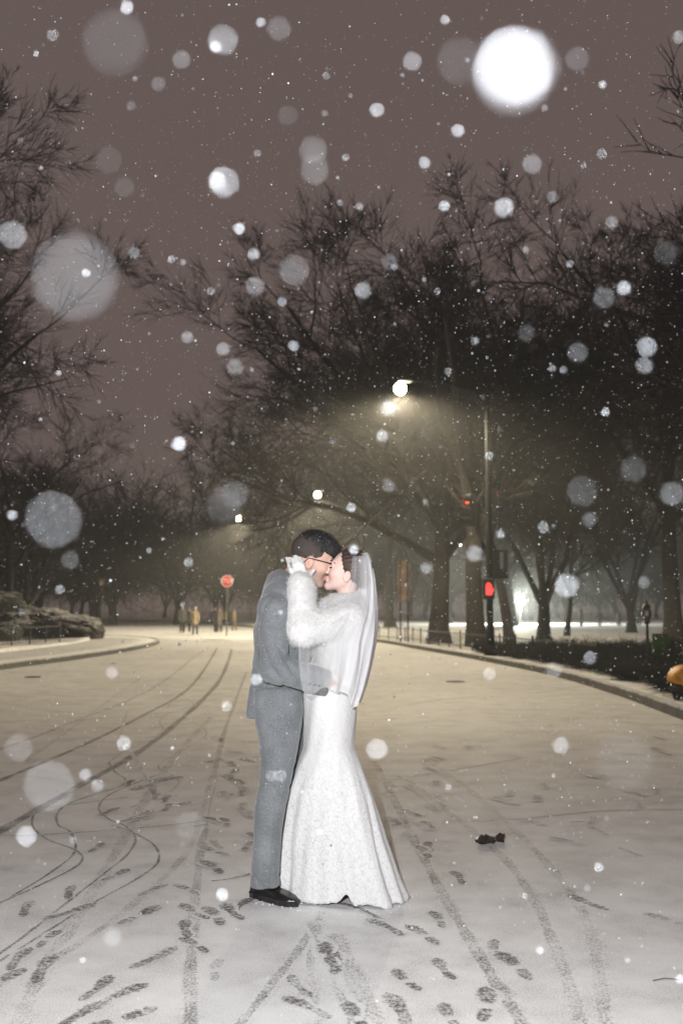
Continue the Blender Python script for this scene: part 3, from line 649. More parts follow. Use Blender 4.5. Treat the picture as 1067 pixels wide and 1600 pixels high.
# traffic signals on the near lamp pole
M['sig_body'] = mat('sig_body', (.03, .035, .03), .5, .2); M['sig_red'] = mat('sig_red', (.8, .05, .04), .4, 0, emit=(1, .10, .04), estr=4.0); M['sig_dim'] = mat('sig_dim', (.05, .02, .02), .3, .1)
M['hand_red'] = mat('hand_red', (.8, .06, .05), .4, 0, emit=(1, .05, .045), estr=2.2)
def signal(loc, label, rz, bracket):
    e = empty('traffic_signal', loc, rz); tag(e, label, 'traffic signal')
    MB().box((0, 0, 0), (.30, .22, 1.0), bev=.03).build('housing', M['sig_body'], e)
    for i in range(3):
        z = .32-.32*i
        MB().add([(x, -.12, zz+z) for x, _, zz in ngon(12, .10, 0)]+[(x, -.13, zz+z) for x, _, zz in ngon(12, .10, 0)], [tuple(range(12)), tuple(range(23, 11, -1))]).build('lens', M['sig_red' if i == 0 else 'sig_dim'], e)
        V, F = tubes([(np.array([(0, -.11, z), (0, -.36, z)]), np.array([.135, .13]))], 12); keep = [tuple(f) for f in F if np.mean([V[q][2] for q in f]) > z-.07]
        MB().add(V, keep).build('visor', M['sig_body'], e)
    MB().tube([(0, .08, .42), bracket], .025, 6).build('bracket', M['pole'], e)
Yp = 29.5; px_ = 4.37
q = at(740, 800, Yp); signal((q[0]-.12, Yp-.25, q[2]), 'traffic signal with a small red light high on the lamp pole', R(-62), (.2, .25, .42))
q = at(757, 790, Yp); signal((q[0]+.25, Yp+.1, q[2]), 'dark traffic signal facing away on the lamp pole', R(115), (-.05, .25, .42))
q = at(762, 920, Yp); e = empty('pedestrian_signal', (q[0], Yp-.12, q[2])); tag(e, 'glowing red pedestrian signal low on the lamp pole', 'pedestrian signal')
MB().box((0, .05, 0), (.36, .2, .62), bev=.03).build('housing', M['sig_body'], e)
hd = MB()                                                              # raised hand
hd.box((0, -.065, -.10), (.17, .02, .17), bev=.009)
for i, (x, h_) in enumerate(((-.065, .15), (-.022, .20), (.022, .19), (.064, .14))): hd.box((x, -.065, -.02+h_/2), (.034, .02, h_), bev=.009)
hd.tube([(.08, -.065, -.12), (.135, -.065, .0)], .018, 6); hd.build('hand_symbol', M['hand_red'], e)
MB().tube([(-.15, .1, .25), (-.35, .1, .25)], .02, 6).build('bracket', M['pole'], e)
q = at(777, 882, Yp); e = empty('sign_board', (q[0], Yp, q[2])); tag(e, 'dark sign board on the lamp pole above the red signal', 'sign')
MB().box((0, 0, 0), (.62, .03, .86), bev=.01).build('board', M['sig_body'], e); MB().box((-.38, 0, .2), (.2, .03, .03)).build('bracket', M['pole'], e)
MB().box((.12, -.02, .12), (.10, .008, .5)).build('stripe', mat('stripe', (.25, .28, .30), .5, .1), e)

# ================================================================== green panel and orange cover at the right edge
Yg = 21.0; q0 = at(1018, 990, Yg); q1 = at(1045, 1032, Yg); e = empty('green_panel', ((q0[0]+q1[0])/2, Yg, .12)); tag(e, 'dull green panel on legs behind the black lantern post', 'panel')
hgt = q0[2]-.12; low = q1[2]-.12
MB().box((0, 0, (hgt+low)/2), (q1[0]-q0[0], .05, hgt-low), bev=.01).build('board', mat('green', (.055, .12, .018), .7, .35, 3), e)
for s in (-1, 1): MB().tube([(s*.13, .04, 0), (s*.13, .04, hgt)], .02, 6).build('leg', M['iron'], e)
Yo = 14.5; q = at(1074, 1062, Yo); e = empty('covered_cart', (q[0], Yo, .13)); e.scale = (.78, .78, .78); tag(e, 'cart with a rounded orange cover at the right edge behind the hedge', 'cart')
def f_c(P): return smax(ell(P, (0, 0, .36), (.36, .42, .30)), .26-P[:, 2]-.06*np.cos(P[:, 0]*9), .03)-.014*vnoise(P, 17, 3)
V, F = snets(f_c, (-.4, -.5, .1), (.4, .5, .9), .025); obj('cover', mesh_np('cover', V, F), mat('orange_cover', (.75, .33, .035), .6, .35, 5, .3, 14), e)
MB().box((0, 0, .22), (.5, .6, .12), bev=.02).build('tray', M['iron'], e)
for s in (-1, 1):
    V, F = tubes([(np.array([(s*.22, .17*math.cos(a), .17+.17*math.sin(a)) for a in np.linspace(0, 2*math.pi, 17)]), np.full(17, .03))], 6); obj('wheel', mesh_np('wheel', V, F), M['iron'], e)

# ================================================================== small things on the road
p = gnd(765, 1319); u = np.linspace(-1, 1, 15); V = []
for i, a in enumerate(u):
    for j, b_ in enumerate(np.linspace(-1, 1, 7)):
        hw = .048*(1-abs(a)**2.2)*(1+.22*math.sin(a*9+1)*(abs(b_) > .6))+.006
        V.append((a*.095, b_*hw+.016*math.sin(a*2.4), .010+.026*b_*b_+.010*math.sin(a*5+b_*3)+.012*random.random()))
F = np.array([(i*7+j, (i+1)*7+j, (i+1)*7+j+1, i*7+j+1) for i in range(14) for j in range(6)])
e = empty('dead_leaf', (p[0], p[1], .0), .25); tag(e, 'curled dark brown dead leaf lying on the snow right of the bride', 'leaf')
lm = mesh_np('blade', V, F); lf = obj('blade', lm, snowy('leaf', (.03, .014, .010), .93, 1.15, scale=40, bscale=60, bstr=.3), e); md = lf.modifiers.new('thick', 'SOLIDIFY'); md.thickness = .003
MB().tube([(.09, 0, .02), (.105, .01, .04), (.10, .02, .055)], (.004, .003, .003), 6).build('stalk', mat('stalk', (.25, .15, .09), .7), e)
TW = mat('twig_ground', (.05, .035, .025), .8)
for px, py, dx, lab in ((905, 1288, .13, 'short thin twig on the snow near the bare footprints at right'), (1040, 1537, .10, 'thin twig on the snow at the right edge of the foreground')):
    g = gnd(px, py); tag(MB().tube([(-dx/2, 0, .008), (0, .012, .012), (dx/2, .004, .01)], (.0011, .0015, .0008), 6).build('twig', TW, None, (g[0], g[1], .004)), lab, 'twig')
for px, py, r_, lab in ((52, 1058.5, .17, 'small dark utility cover in the road near the left kerb'), (711, 1065.5, .19, 'small dark utility cover in the road near the right kerb')):
    g = gnd(px, py); o = MB().lathe((0, 0, 0), [(r_, 0), (r_, .012), (r_*.86, .014), (r_*.84, .010), (r_*.3, .010), (r_*.28, .015)], 18).build('utility_cover', M['iron'], None, (g[0], g[1], .004)); tag(o, lab, 'utility cover')
g = gnd(177, 1038); o = MB().add([(-.10, -.02, .01), (0, -.07, .025), (.11, 0, .012), (.02, .08, .03), (0, 0, .008)], [(0, 1, 4), (1, 2, 4), (2, 3, 4), (3, 0, 4)]).build('fallen_leaf', mat('leaf_orange', (.35, .13, .03), .8), None, (g[0], g[1], .005)); tag(o, 'small orange fallen leaf on the road near the left kerb', 'leaf')

# ================================================================== the couple
YC = 4.90
def W(px, py, dy=0.0): return at(px, py, YC+dy)
PPM = FPX/YC
BASE_M = np.array((W(432, 1395)[0], YC, 0.0)); BASE_B = np.array((W(535, 1395)[0], YC+.03, 0.0))
def zof(py): return W(500, py)[2]
def tbl(rows, cy, yscale=1.0):
    """rows: py, left px, right px, ry -> loft table sorted by z"""
    T = []
    for py, l, r_, ry in rows:
        a, b_ = W(l, py, cy), W(r_, py, cy); T.append((a[2], (a[0]+b_[0])/2, YC+cy, (b_[0]-a[0])/2, ry))
    return sorted(T)
def head_frame(cpx, cpy, dy, pitch, face, yaw=0.0, roll=0.0):
    f = np.array((face*math.cos(pitch), 0, math.sin(pitch))); u = np.array((-face*math.sin(pitch), 0, math.cos(pitch)))
    s = np.cross(u, f)
    c_, s_ = math.cos(yaw), math.sin(yaw); f, s = f*c_+s*s_, s*c_-f*s_
    return W(cpx, cpy, dy), np.stack([f, s, u], 1)         # columns f, s, u
def head_sdf(Q, k=1.0, fem=False):
    """Q in head frame (forward, side, up) in metres"""
    d = ell(Q, (-.012, 0, .034), (.098, .076, .084)); d = smin(d, ell(Q, (.028, 0, -.022), (.060, .061, .082)), .03)
    for s in (-1, 1):
        d = smin(d, cone(Q, (.0, s*.048, -.055), (.062, s*.012, -.098), .022 if not fem else .018, .019 if not fem else .015), .028)
        d = smin(d, ell(Q, (.058, s*.038, -.03), (.025, .022, .024)), .02)
        d = smax(d, -ell(Q, (.099, s*.032, .000), (.018, .018, .012)), .010)
        d = smin(d, ell(Q, (.073, s*.032, -.001), (.0145, .017, .0125)), .004)
        e = ell(Q, (-.010, s*.078, -.026), (.020, .009, .031)); e = smax(e, -ell(Q, (-.006, s*.088, -.022), (.012, .008, .020)), .006); d = smin(d, e, .008)
        d = smin(d, ell(Q, (.096, s*.0115, -.037), (.010, .007, .0075)), .006)
    d = smin(d, cone(Q, (.078, -.030, .020), (.078, .030, .020), .011, .011), .018)
    d = smin(d, chain(Q, [(.085, 0, .008), (.099, 0, -.016), (.112, 0, -.034)], [.008, .009, .0105]), .010)
    d = smin(d, ell(Q, (.072, 0, -.101), (.017, .020, .016)), .018)
    d = smin(d, ell(Q, (.090, 0, -.060), (.0105, .020, .0065)), .007); d = smin(d, ell(Q, (.088, 0, -.072), (.0105, .018, .007)), .006)
    return d
# ---------------- groom
HC, HF = head_frame(488, 873, .022, R(-19), 1, yaw=R(5))
def head_m(P): return head_sdf(((P-HC.astype(np.float32))@HF.astype(np.float32))/1.05)*1.05
def hp(f, s, u, C=None, A=None, k=1.05): return (HC if C is None else C)+(HF if A is None else A)@np.array((f, s, u))*k
SH_N, EL_N, WR_N = W(428, 952, -.205), W(430, 1045, -.25), W(508, 1066, -.205)      # near arm
SH_F, EL_F, WR_F = W(430, 952, .205), W(445, 1045, .25), W(520, 1040, .20)
T_TORSO = [(905, 425, 470, .09), (925, 416, 474, .17), (950, 404, 480, .20), (985, 396, 486, .205), (1020, 397, 486, .19), (1050, 398, 480, .18), (1080, 396, 474, .18), (1110, 395, 472, .185), (1140, 400, 472, .18)]
LEG_N = [(1075, 397, 470, .10), (1110, 396, 474, .105), (1135, 400, 471, .105), (1165, 405, 466, .098), (1200, 407, 459, .088), (1230, 403, 454, .080), (1260, 397, 448, .078), (1300, 396, 442, .078), (1345, 394, 438, .076), (1384, 391, 437, .072)]
CYN, CYF = -.095, .10
def body_m(P):
    d = head_m(P)
    d = smin(d, cone(P, hp(-.03, 0, -.04), W(448, 922, .01), .058, .068), .03)
    d = smin(d, loft(P, [(z, x, y, rx*.82, ry*.82) for z, x, y, rx, ry in tbl(T_TORSO, 0)]), .02)
    for a, b_, c_ in ((SH_N, EL_N, WR_N), (SH_F, EL_F, WR_F)): d = smin(d, chain(P, [a, b_, c_], [.05, .042, .028]), .02)
    for cy, sh in ((CYN, 0), (CYF, 11)):
        d = smin(d, chain(P, [W(432+sh, 1110, cy), W(432+sh, 1215, cy), W(416+sh, 1360, cy)], [.075, .05, .034]), .02)
    # near hand resting on her waist, fingers wrapping round her back
    d = smin(d, cone(P, W(506, 1066, -.20), W(522, 1060, -.125), .022, .026), .015)
    for i, (z0, z1) in enumerate(((1050, 1050), (1057, 1057), (1063, 1064), (1069, 1070))):
        d = smin(d, chain(P, [W(524, z0, -.13), W(538, z0+1, -.13), W(547-2*(i == 3), z1, -.12), W(552-3*(i == 3), z1, -.10)], [.0105, .0098, .009, .008]), .005)
    d = smin(d, chain(P, [W(515, 1058, -.15), W(523, 1050, -.13), W(531, 1046, -.12)], [.012, .011, .009]), .006)
    return d
def skin_cols(V, C, A, k, base, lip, stub=None, blush=None):
    Q = ((V-C)@A)/k; c_ = np.tile(np.array(base), (len(V), 1))
    n = vnoise(V, 60, 9)[:, None]; c_ *= 1+.05*n
    if blush is not None:
        b_ = np.exp(-(((Q-np.array((.07, 0, -.035)))/np.array((.05, 99, .03)))**2).sum(1))*np.exp(-((np.abs(Q[:, 1])-.045)/.03)**2); c_ = c_*(1-b_[:, None]*.5)+np.array(blush)*b_[:, None]*.5
    if stub is not None:
        s_ = np.clip((-.038-Q[:, 2])/.02, 0, 1)*np.clip((Q[:, 0]+.005)/.02, 0, 1)*(Q[:, 2] > -.13); c_ = c_*(1-.55*s_[:, None])+np.array(stub)*.55*s_[:, None]
    l = np.clip(1.3-((((Q-np.array((.093, 0, -.066)))/np.array((.016, .024, .0125)))**2).sum(1)), 0, 1); c_ = c_*(1-l[:, None])+np.array(lip)*l[:, None]
    e = np.exp(-(((np.abs(Q[:, 1])-.08)/.012)**2))*np.exp(-((Q[:, 0]+.01)/.03)**2); c_ = c_*(1-.25*e[:, None])+np.array((.75, .32, .25))*.25*e[:, None]
    return np.c_[c_, np.ones(len(V))]
m, t, b = new_mat('skin'); a = N(t, 'ShaderNodeAttribute', attribute_name='tone'); t.links.new(a.outputs['Color'], b.inputs['Base Color'])
b.inputs['Roughness'].default_value = .55; b.inputs['Subsurface Weight'].default_value = .12; b.inputs['Subsurface Radius'].default_value = (.012, .005, .003); b.inputs['Subsurface Scale'].default_value = 1.0
b.inputs['Specular IOR Level'].default_value = .35; M['skin'] = m
def wool(name, col, col2):
    m, t, b = new_mat(name); co = N(t, 'ShaderNodeTexCoord').outputs['Object']
    n = N(t, 'ShaderNodeTexNoise', Scale=150.0, Detail=4.0, Roughness=.85); t.links.new(co, n.inputs['Vector']); n2 = N(t, 'ShaderNodeTexNoise', Scale=7.0, Detail=4.0); t.links.new(co, n2.inputs['Vector'])
    k = N(t, 'ShaderNodeMath', operation='MULTIPLY_ADD'); t.links.new(n2.outputs['Fac'], k.inputs[0]); k.inputs[1].default_value = .5; t.links.new(n.outputs['Fac'], k.inputs[2])
    t.links.new(ramp(t, k.outputs[0], [(.52, col), (.98, col2)]), b.inputs['Base Color']); b.inputs['Roughness'].default_value = .95; b.inputs['Specular IOR Level'].default_value = .15
    b.inputs['Sheen Weight'].default_value = .25; b.inputs['Sheen Roughness'].default_value = .5
    n3 = N(t, 'ShaderNodeTexNoise', Scale=16.0, Detail=3.0, Distortion=.6); t.links.new(co, n3.inputs['Vector'])
    ad = N(t, 'ShaderNodeMath', operation='MULTIPLY_ADD'); t.links.new(n.outputs['Fac'], ad.inputs[0]); ad.inputs[1].default_value = .10; t.links.new(n3.outputs['Fac'], ad.inputs[2]); bump(t, b, ad.outputs[0], .5, .012)
    return m
M['suit'] = wool('suit', (.085, .092, .098), (.245, .262, .275))
M['shirt'] = mat('shirt', (.75, .75, .76), .8, .05)
M['hair_black'] = mat('hair_black', (.010, .009, .009), .6, .4, 60, .9, 120, .004, spec=.6)
M['hair_fade'] = mat('hair_fade', (.052, .040, .035), .8, .45, 220, .4, 300, .002)
M['hair_brown'] = mat('hair_brown', (.045, .022, .014), .55, .45, 50, .9, 110, .004, spec=.6)
M['black_leather'] = mat('black_leather', (.010, .009, .009), .22, .4, 20, .3, 60, .003, spec=.7)
M['black_plastic'] = mat('black_plastic', (.008, .008, .008), .25, .1)
def sdf_obj(name, f, lo, hi, h, base, mat_, parent=None, it=1, attr=None, post=None):
    V, F = snets(f, lo, hi, h)
    if it: V = relax(V, F, it)
    if post: V = post(V, F)
    at_ = {'tone': ('FLOAT_COLOR', attr(V))} if attr else None
    return obj(name, mesh_np(name, V-base, F, True, attrs=at_), mat_, parent, None if parent else base), V, F
groom, _, _ = sdf_obj('person', body_m, W(380, 1425, -.36)+np.array((-.02, 0, -.02)), W(575, 815, .36)+np.array((.02, .02, .02)), .0050, BASE_M, M['skin'], None, 1,
    attr=lambda V: skin_cols(V, HC, HF, 1.05, (.66, .43, .34), (.55, .25, .21), stub=(.36, .26, .22)))
tag(groom, 'person in a grey suit and glasses bending to kiss the one in white', 'person')
def jacket(P):
    d = loft(P, tbl(T_TORSO, 0), 2.3)
    d = smin(d, cone(P, W(432, 930, -.15), W(432, 930, .15), .055, .055), .07)
    d = smin(d, cone(P, W(446, 912, 0), W(455, 900, .01), .085, .062, 1.0), .05)
    cut = cone(P, W(470, 872, .02), W(448, 905, .01), .075, .060); d = smax(d, -cut, .01)
    arm = chain(P, [SH_N, EL_N, WR_N], [.078, .066, .050], .03); arm = smin(arm, cone(P, EL_N, WR_N, .062, .056), .02)
    arm += .016*(1-np.abs(np.sin((P[:, 2]*.8+P[:, 0]*1.1)*42+1.2*np.sin(P[:, 1]*20+P[:, 2]*9))))**4*np.exp(-((P-EL_N.astype(np.float32)-np.array((.03, 0, .04), np.float32))**2).sum(1)/.014)
    ad_ = (WR_N-EL_N)/np.linalg.norm(WR_N-EL_N); arm = smax(arm, (P-WR_N.astype(np.float32))@ad_.astype(np.float32)-.012, .006)
    d = smin(d, arm, .008); d = smin(d, chain(P, [SH_F, EL_F, WR_F], [.078, .066, .050], .03), .02)
    x0, z0 = W(395, 1000)[0], W(395, 1000)[2]
    d = d+.013*(1-np.abs(np.sin(P[:, 2]*30+P[:, 0]*26+1.4*np.sin(P[:, 0]*19+P[:, 1]*12))))**4*np.exp(-((P[:, 2]-zof(1050))/.10)**2)-.004*vnoise(P, 22, 4)+.011*(1-np.abs(np.sin(P[:, 2]*18-P[:, 0]*34+1.1*np.sin(P[:, 1]*15))))**4*np.exp(-((P[:, 2]-zof(960))/.09)**2)
    # flared back vent of the skirt
    d = smin(d, cone(P, W(410, 1045, -.05), W(393, 1117, -.08), .030, .022), .06)
    hem = zof(1121)-.004*np.sin(P[:, 0]*20); return smax(d, hem-P[:, 2], .008)
jk, JV, JF = sdf_obj('jacket', jacket, W(370, 1150, -.40), W(540, 862, .40), .0062, BASE_M, M['suit'], groom, 1)
def trousers(P):
    T = tbl(LEG_N, CYN); d1 = loft(P, T, 2.2)
    d2 = loft(P, [(z, x+.036, YC+CYF, rx*.97, ry) for z, x, y, rx, ry in T], 2.2)
    d = smin(d1, d2, .012); hip = loft(P, [(zof(1125), W(436, 1110)[0], YC, .105, .17), (zof(1060), W(436, 1060)[0], YC, .105, .165)]); d = smin(d, hip, .03)
    z = P[:, 2]
    d = d+.011*(1-np.abs(np.sin(z*30+P[:, 0]*24+1.6*np.sin(P[:, 1]*18+z*5))))**4*(.8*np.exp(-((z-zof(1225))/.09)**2)+1.3*np.exp(-((z-zof(1368))/.04)**2)+.7*np.exp(-((z-zof(1140))/.05)**2))-.004*vnoise(P, 17, 8)
    d -= .004*np.exp(-((P[:, 0]-np.interp(z, [q[0] for q in T], [q[1]+q[3]*.25 for q in T]))/.006)**2)*(P[:, 1] < YC-.1)   # pressed crease
    return d
_, PV, PF = sdf_obj('trousers', trousers, W(372, 1400, -.25), W(500, 1045, .25), .0062, BASE_M, M['suit'], groom, 1)
# cuff turn-ups, collar, buttons
cf = MB()
V, F = snets(lambda P: np.abs(cone(P, W(446, 914, 0), W(459, 897, .012), .074, .068))-.004+np.maximum(0, np.abs((P-W(452, 904, .006).astype(np.float32))@np.array((-.62, 0, .78), np.float32)*-1)-.022)*2, W(425, 935, -.12), W(485, 870, .14), .004)
obj('shirt_collar', mesh_np('shirt_collar', V-BASE_M, F), M['shirt'], groom)
bt = MB()
for i in range(3): c_ = (EL_N*(.30-.09*i)+WR_N*(.70+.09*i))+np.array((0, -.055, -.02)); bt.lathe(c_-BASE_M, [(.001, -.004), (.008, -.003), (.008, .003), (.001, .004)], 8)
bt.build('sleeve_buttons', M['black_plastic'], jk)
# shoes
def shoe(P, heel, toe):
    heel, toe = heel.astype(np.float32), toe.astype(np.float32); ax = toe-heel; L = np.linalg.norm(ax); ax = ax/L; sd = np.array((-ax[1], ax[0], 0), np.float32)
    Q = P-heel; a = Q@ax; s = Q@sd; z = P[:, 2]
    hw = np.interp(a, [-.01, .03, .08, .13, .19, .24, .275], [.022, .034, .032, .036, .044, .036, .012]).astype(np.float32)
    top = np.interp(a, [-.01, .02, .07, .11, .16, .22, .275], [.095, .105, .105, .088, .062, .050, .036]).astype(np.float32)
    up = smax(np.abs(s)-hw*(1.02-.35*np.clip((z-.03)/.09, 0, 1)), z-top, .018); up = smax(up, np.maximum(-.012-a, a-.278), .014)
    welt = smax(np.abs(s)-hw-.005, np.abs(z-.026)-.005, .004); welt = smax(welt, np.maximum(-.014-a, a-.283), .008)
    hl = smax(np.abs(s)-hw-.001, np.abs(z-.012)-.013, .004); hl = smax(hl, np.maximum(-.012-a, a-.062), .004)
    so = smax(np.abs(s)-hw*.95, np.abs(z-.014-.016*np.clip((.14-a)/.06, 0, 1))-.012, .004); so = smax(so, np.maximum(.05-a, a-.27), .006)
    return smin(np.minimum(np.minimum(smin(up, welt, .004), hl), so), ell(P, heel+ax*.045+np.array((0, 0, .10), np.float32), (.042, .042, .05)), .015)
h1, t1 = gnd(394, 1401), gnd(462, 1416); d1 = (t1-h1)/np.linalg.norm(t1-h1)
for (h_, d_) in ((h1+d1*.01, d1), (gnd(420, 1381), np.array((.93, -.36, 0)))):
    o, _, _ = sdf_obj('shoe', lambda P, h_=h_, d_=d_: shoe(P, h_, h_+d_*.28), h_+np.array((-.08, -.22, -.01)), h_+np.array((.36, .12, .16)), .0048, BASE_M, M['black_leather'], groom, 1)
    sd = np.array((-d_[1], d_[0], 0))
    for i in range(4):
        c_ = h_+d_*(.115+.016*i)+np.array((0, 0, .094-.010*i)); lc = MB().tube([c_-sd*.022-BASE_M+np.array((0, 0, -.008)), c_+np.array((0, 0, .003))-BASE_M, c_+sd*.022-BASE_M+np.array((0, 0, -.008))], .0028, 5).build('shoelace', M['black_plastic'], o)
# hair: clipped sides and long black top
def mq(P): return ((P-HC.astype(np.float32))@HF.astype(np.float32))/1.05
def hair_side(P):
    Q = mq(P); d = ell(Q, (-.012, 0, .034), (.1005, .0785, .0865))
    line = np.maximum(Q[:, 0]-.040+.5*np.clip(-Q[:, 2], 0, 1), -.050-Q[:, 2]+.3*np.clip(Q[:, 0], -.1, 1)); d = smax(d, line, .006)
    return smax(d, -ell(Q, (-.010, np.sign(1)*-.078, -.026), (.024, .02, .034)), .004)
def hair_top(P):
    Q = mq(P); d = ell(Q, (.002, 0, .048), (.104, .076, .089)); d = smin(d, ell(Q, (.074, 0, .072), (.034, .056, .030)), .022)
    low = (.062-.35*(Q[:, 0]+.02)*(Q[:, 0] < .03)-.12*np.clip(Q[:, 0], 0, 1))-Q[:, 2]+.20*np.clip(-.05-Q[:, 0], 0, 1)
    d = smax(d, low-.012, .012)
    st = np.sin(Q[:, 1]*210+3*np.sin(Q[:, 0]*30))*.0016+np.sin(Q[:, 1]*420+Q[:, 0]*60)*.0009; return d+st
lo_h, hi_h = W(445, 930, -.12), W(545, 812, .16)
sdf_obj('clipped_hair', hair_side, lo_h, hi_h, .0032, BASE_M, M['hair_fade'], groom, 0)
def strands(name, V, F, n, base, A, dirn, ln, mat_, parent, jit=.35, lift=.5, wid=.0009):
    Nn = vnormals(V, F); ix = RNG.integers(0, len(V), n); d0 = A@np.array(dirn); d0 = d0/np.linalg.norm(d0); dr = d0[None]+lift*Nn[ix]+RNG.normal(0, jit, (n, 3)); dr /= np.linalg.norm(dr, axis=1, keepdims=True)
    p0 = V[ix]-dr*.004; sd = np.cross(dr, Nn[ix]+RNG.normal(0, .3, (n, 3))); sd /= np.linalg.norm(sd, axis=1, keepdims=True)+1e-9; l_ = RNG.uniform(.5, 1, (n, 1))*ln
    Vs = np.stack([p0-sd*wid, p0+sd*wid, p0+dr*l_*.6+sd*wid*.7, p0+dr*l_+Nn[ix]*-.001*0], 1).reshape(-1, 3)-base
    o = obj(name, mesh_np(name, Vs, np.arange(n*4).reshape(-1, 4)), mat_, parent); o['kind'] = 'stuff'
ho, HV, HF_ = sdf_obj('hair', hair_top, lo_h, hi_h, .0032, BASE_M, M['hair_black'], groom, 0)
HVM, HFM = HV, HF_
strands('hair_strands', HV, HF_, 5200, BASE_M, HF, (.7, 0, .35), .024, M['hair_black'], ho)
for s in (-1, 1):
    MB().tube([hp(.091, s*.016, .017)-BASE_M, hp(.092, s*.032, .024)-BASE_M, hp(.080, s*.050, .018)-BASE_M], (.0035, .0042, .002), 6).build('eyebrow', M['hair_black'], groom)
gl = empty('eyeglasses', (0, 0, 0)); gl.parent = groom
for s in (-1, 1):
    ring = [hp(.104-.008*abs(math.cos(a)*.5), s*(.034+.024*math.cos(a)), -.004+.019*math.sin(a))-BASE_M for a in np.linspace(0, 2*math.pi, 21)]
    MB().tube(ring, .0042, 6).build('rim', M['black_plastic'], gl)
    MB().tube([hp(.100, s*.058, .004)-BASE_M, hp(.085, s*.072, .004)-BASE_M, hp(.02, s*.083, -.002)-BASE_M, hp(-.02, s*.084, -.006)-BASE_M, hp(-.035, s*.083, -.030)-BASE_M], (.0042, .0036, .0026, .0024, .0024), 6).build('temple', M['black_plastic'], gl)
MB().tube([hp(.103, -.010, .002)-BASE_M, hp(.107, 0, .005)-BASE_M, hp(.103, .010, .002)-BASE_M], .0025, 6).build('bridge', M['black_plastic'], gl)

# ---------------- bride
BC, BF = head_frame(543, 894, -.014, R(20), -1, yaw=R(-4))
def bq(P): return ((P-BC.astype(np.float32))@BF.astype(np.float32))/.96
def bp(f, s, u): return hp(f, s, u, BC, BF, .96)
BSN, BEN, BWN = W(548, 968, -.15), W(473, 983, -.225), W(470, 915, -.165)
BSF, BEF, BWF = W(548, 968, .15), W(478, 980, .27), W(462, 915, .20)
T_B = [(935, 520, 556, .10), (950, 505, 572, .16), (980, 502, 572, .16), (1020, 497, 566, .135), (1050, 492, 546, .09), (1085, 490, 544, .11), (1120, 490, 542, .11), (1160, 492, 538, .09)]
def body_b(P):
    d = head_sdf(bq(P), fem=True)*.96
    d = smin(d, cone(P, bp(-.022, 0, -.05), W(540, 948, 0), .043, .048), .025)
    d = smin(d, loft(P, tbl(T_B, 0)), .03)
    for a, b_, c_ in ((BSN, BEN, BWN), (BSF, BEF, BWF)): d = smin(d, chain(P, [a, b_, c_], [.045, .036, .025]), .02)
    for s in (-1, 1): d = smin(d, chain(P, [W(520, 1120, s*.06), W(520, 1250, .04+s*.06), W(535, 1365, .12+s*.06), W(525, 1378, .11+s*.06)], [.06, .045, .035, .028]), .02)
    return d
bride, _, _ = sdf_obj('person', body_b, W(425, 1425, -.34)+np.array((0, 0, -.02)), W(605, 850, .36), .0050, BASE_B, M['skin'], None, 1,
    attr=lambda V: skin_cols(V, BC, BF, .96, (.78, .56, .50), (.60, .22, .21), blush=(.80, .40, .36)))
tag(bride, 'person in a white gown, fur jacket and veil kissing the one in grey', 'person')
BLIDS = mat('lashes', (.02, .012, .01), .6)
for s in (-1, 1):
    MB().tube([bp(.086, s*.018, .018)-BASE_B, bp(.085, s*.032, .026)-BASE_B, bp(.070, s*.052, .018)-BASE_B], (.004, .0045, .002), 6).build('eyebrow', M['hair_brown'], bride)
    MB().tube([bp(.084, s*.020, -.007)-BASE_B, bp(.090, s*.032, -.010)-BASE_B, bp(.078, s*.047, -.005)-BASE_B], (.002, .0040, .002), 6).build('eyelash', BLIDS, bride)
def hair_b(P):
    Q = bq(P); d = ell(Q, (-.016, 0, .036), (.105, .084, .092))
    fr = Q[:, 0]-.052+.55*np.clip(.06-Q[:, 2], 0, 1)-.25*np.clip(Q[:, 2]-.06, 0, 1); fr = np.maximum(fr, -.062-Q[:, 2]+.2*Q[:, 0]); d = smax(d, fr, .012)
    d = smin(d, ell(Q, (-.085, 0, .005), (.038, .055, .045)), .02)
    return d+np.sin(Q[:, 2]*260+Q[:, 0]*120+2*np.sin(Q[:, 1]*40))*.0014
ho, HV, HF_ = sdf_obj('hair', hair_b, BC-.2, BC+.2, .0035, BASE_B, M['hair_brown'], bride, 0)
strands('hair_strands', HV, HF_, 4000, BASE_B, BF, (-.9, 0, -.1), .018, M['hair_brown'], ho, .25, .05)
for i, (f0, u0, amp) in enumerate(((.004, -.03, .010), (-.014, -.045, .013), (.014, -.02, .006))):
    c_ = [bp(f0+amp*math.sin(q*1.5+i), -.080-.006*math.cos(q*1.5), u0-.008*q)-BASE_B for q in np.linspace(0, 10, 26)]
    MB().tube(c_, np.linspace(.0045, .002, 26), 6).build('curl', M['hair_brown'], bride)
MB().lathe(bp(-.008, -.084, -.062)-BASE_B, [(.002, -.006), (.005, -.003), (.005, .003), (.002, .006)], 8).build('earring', M['galv'], bride)
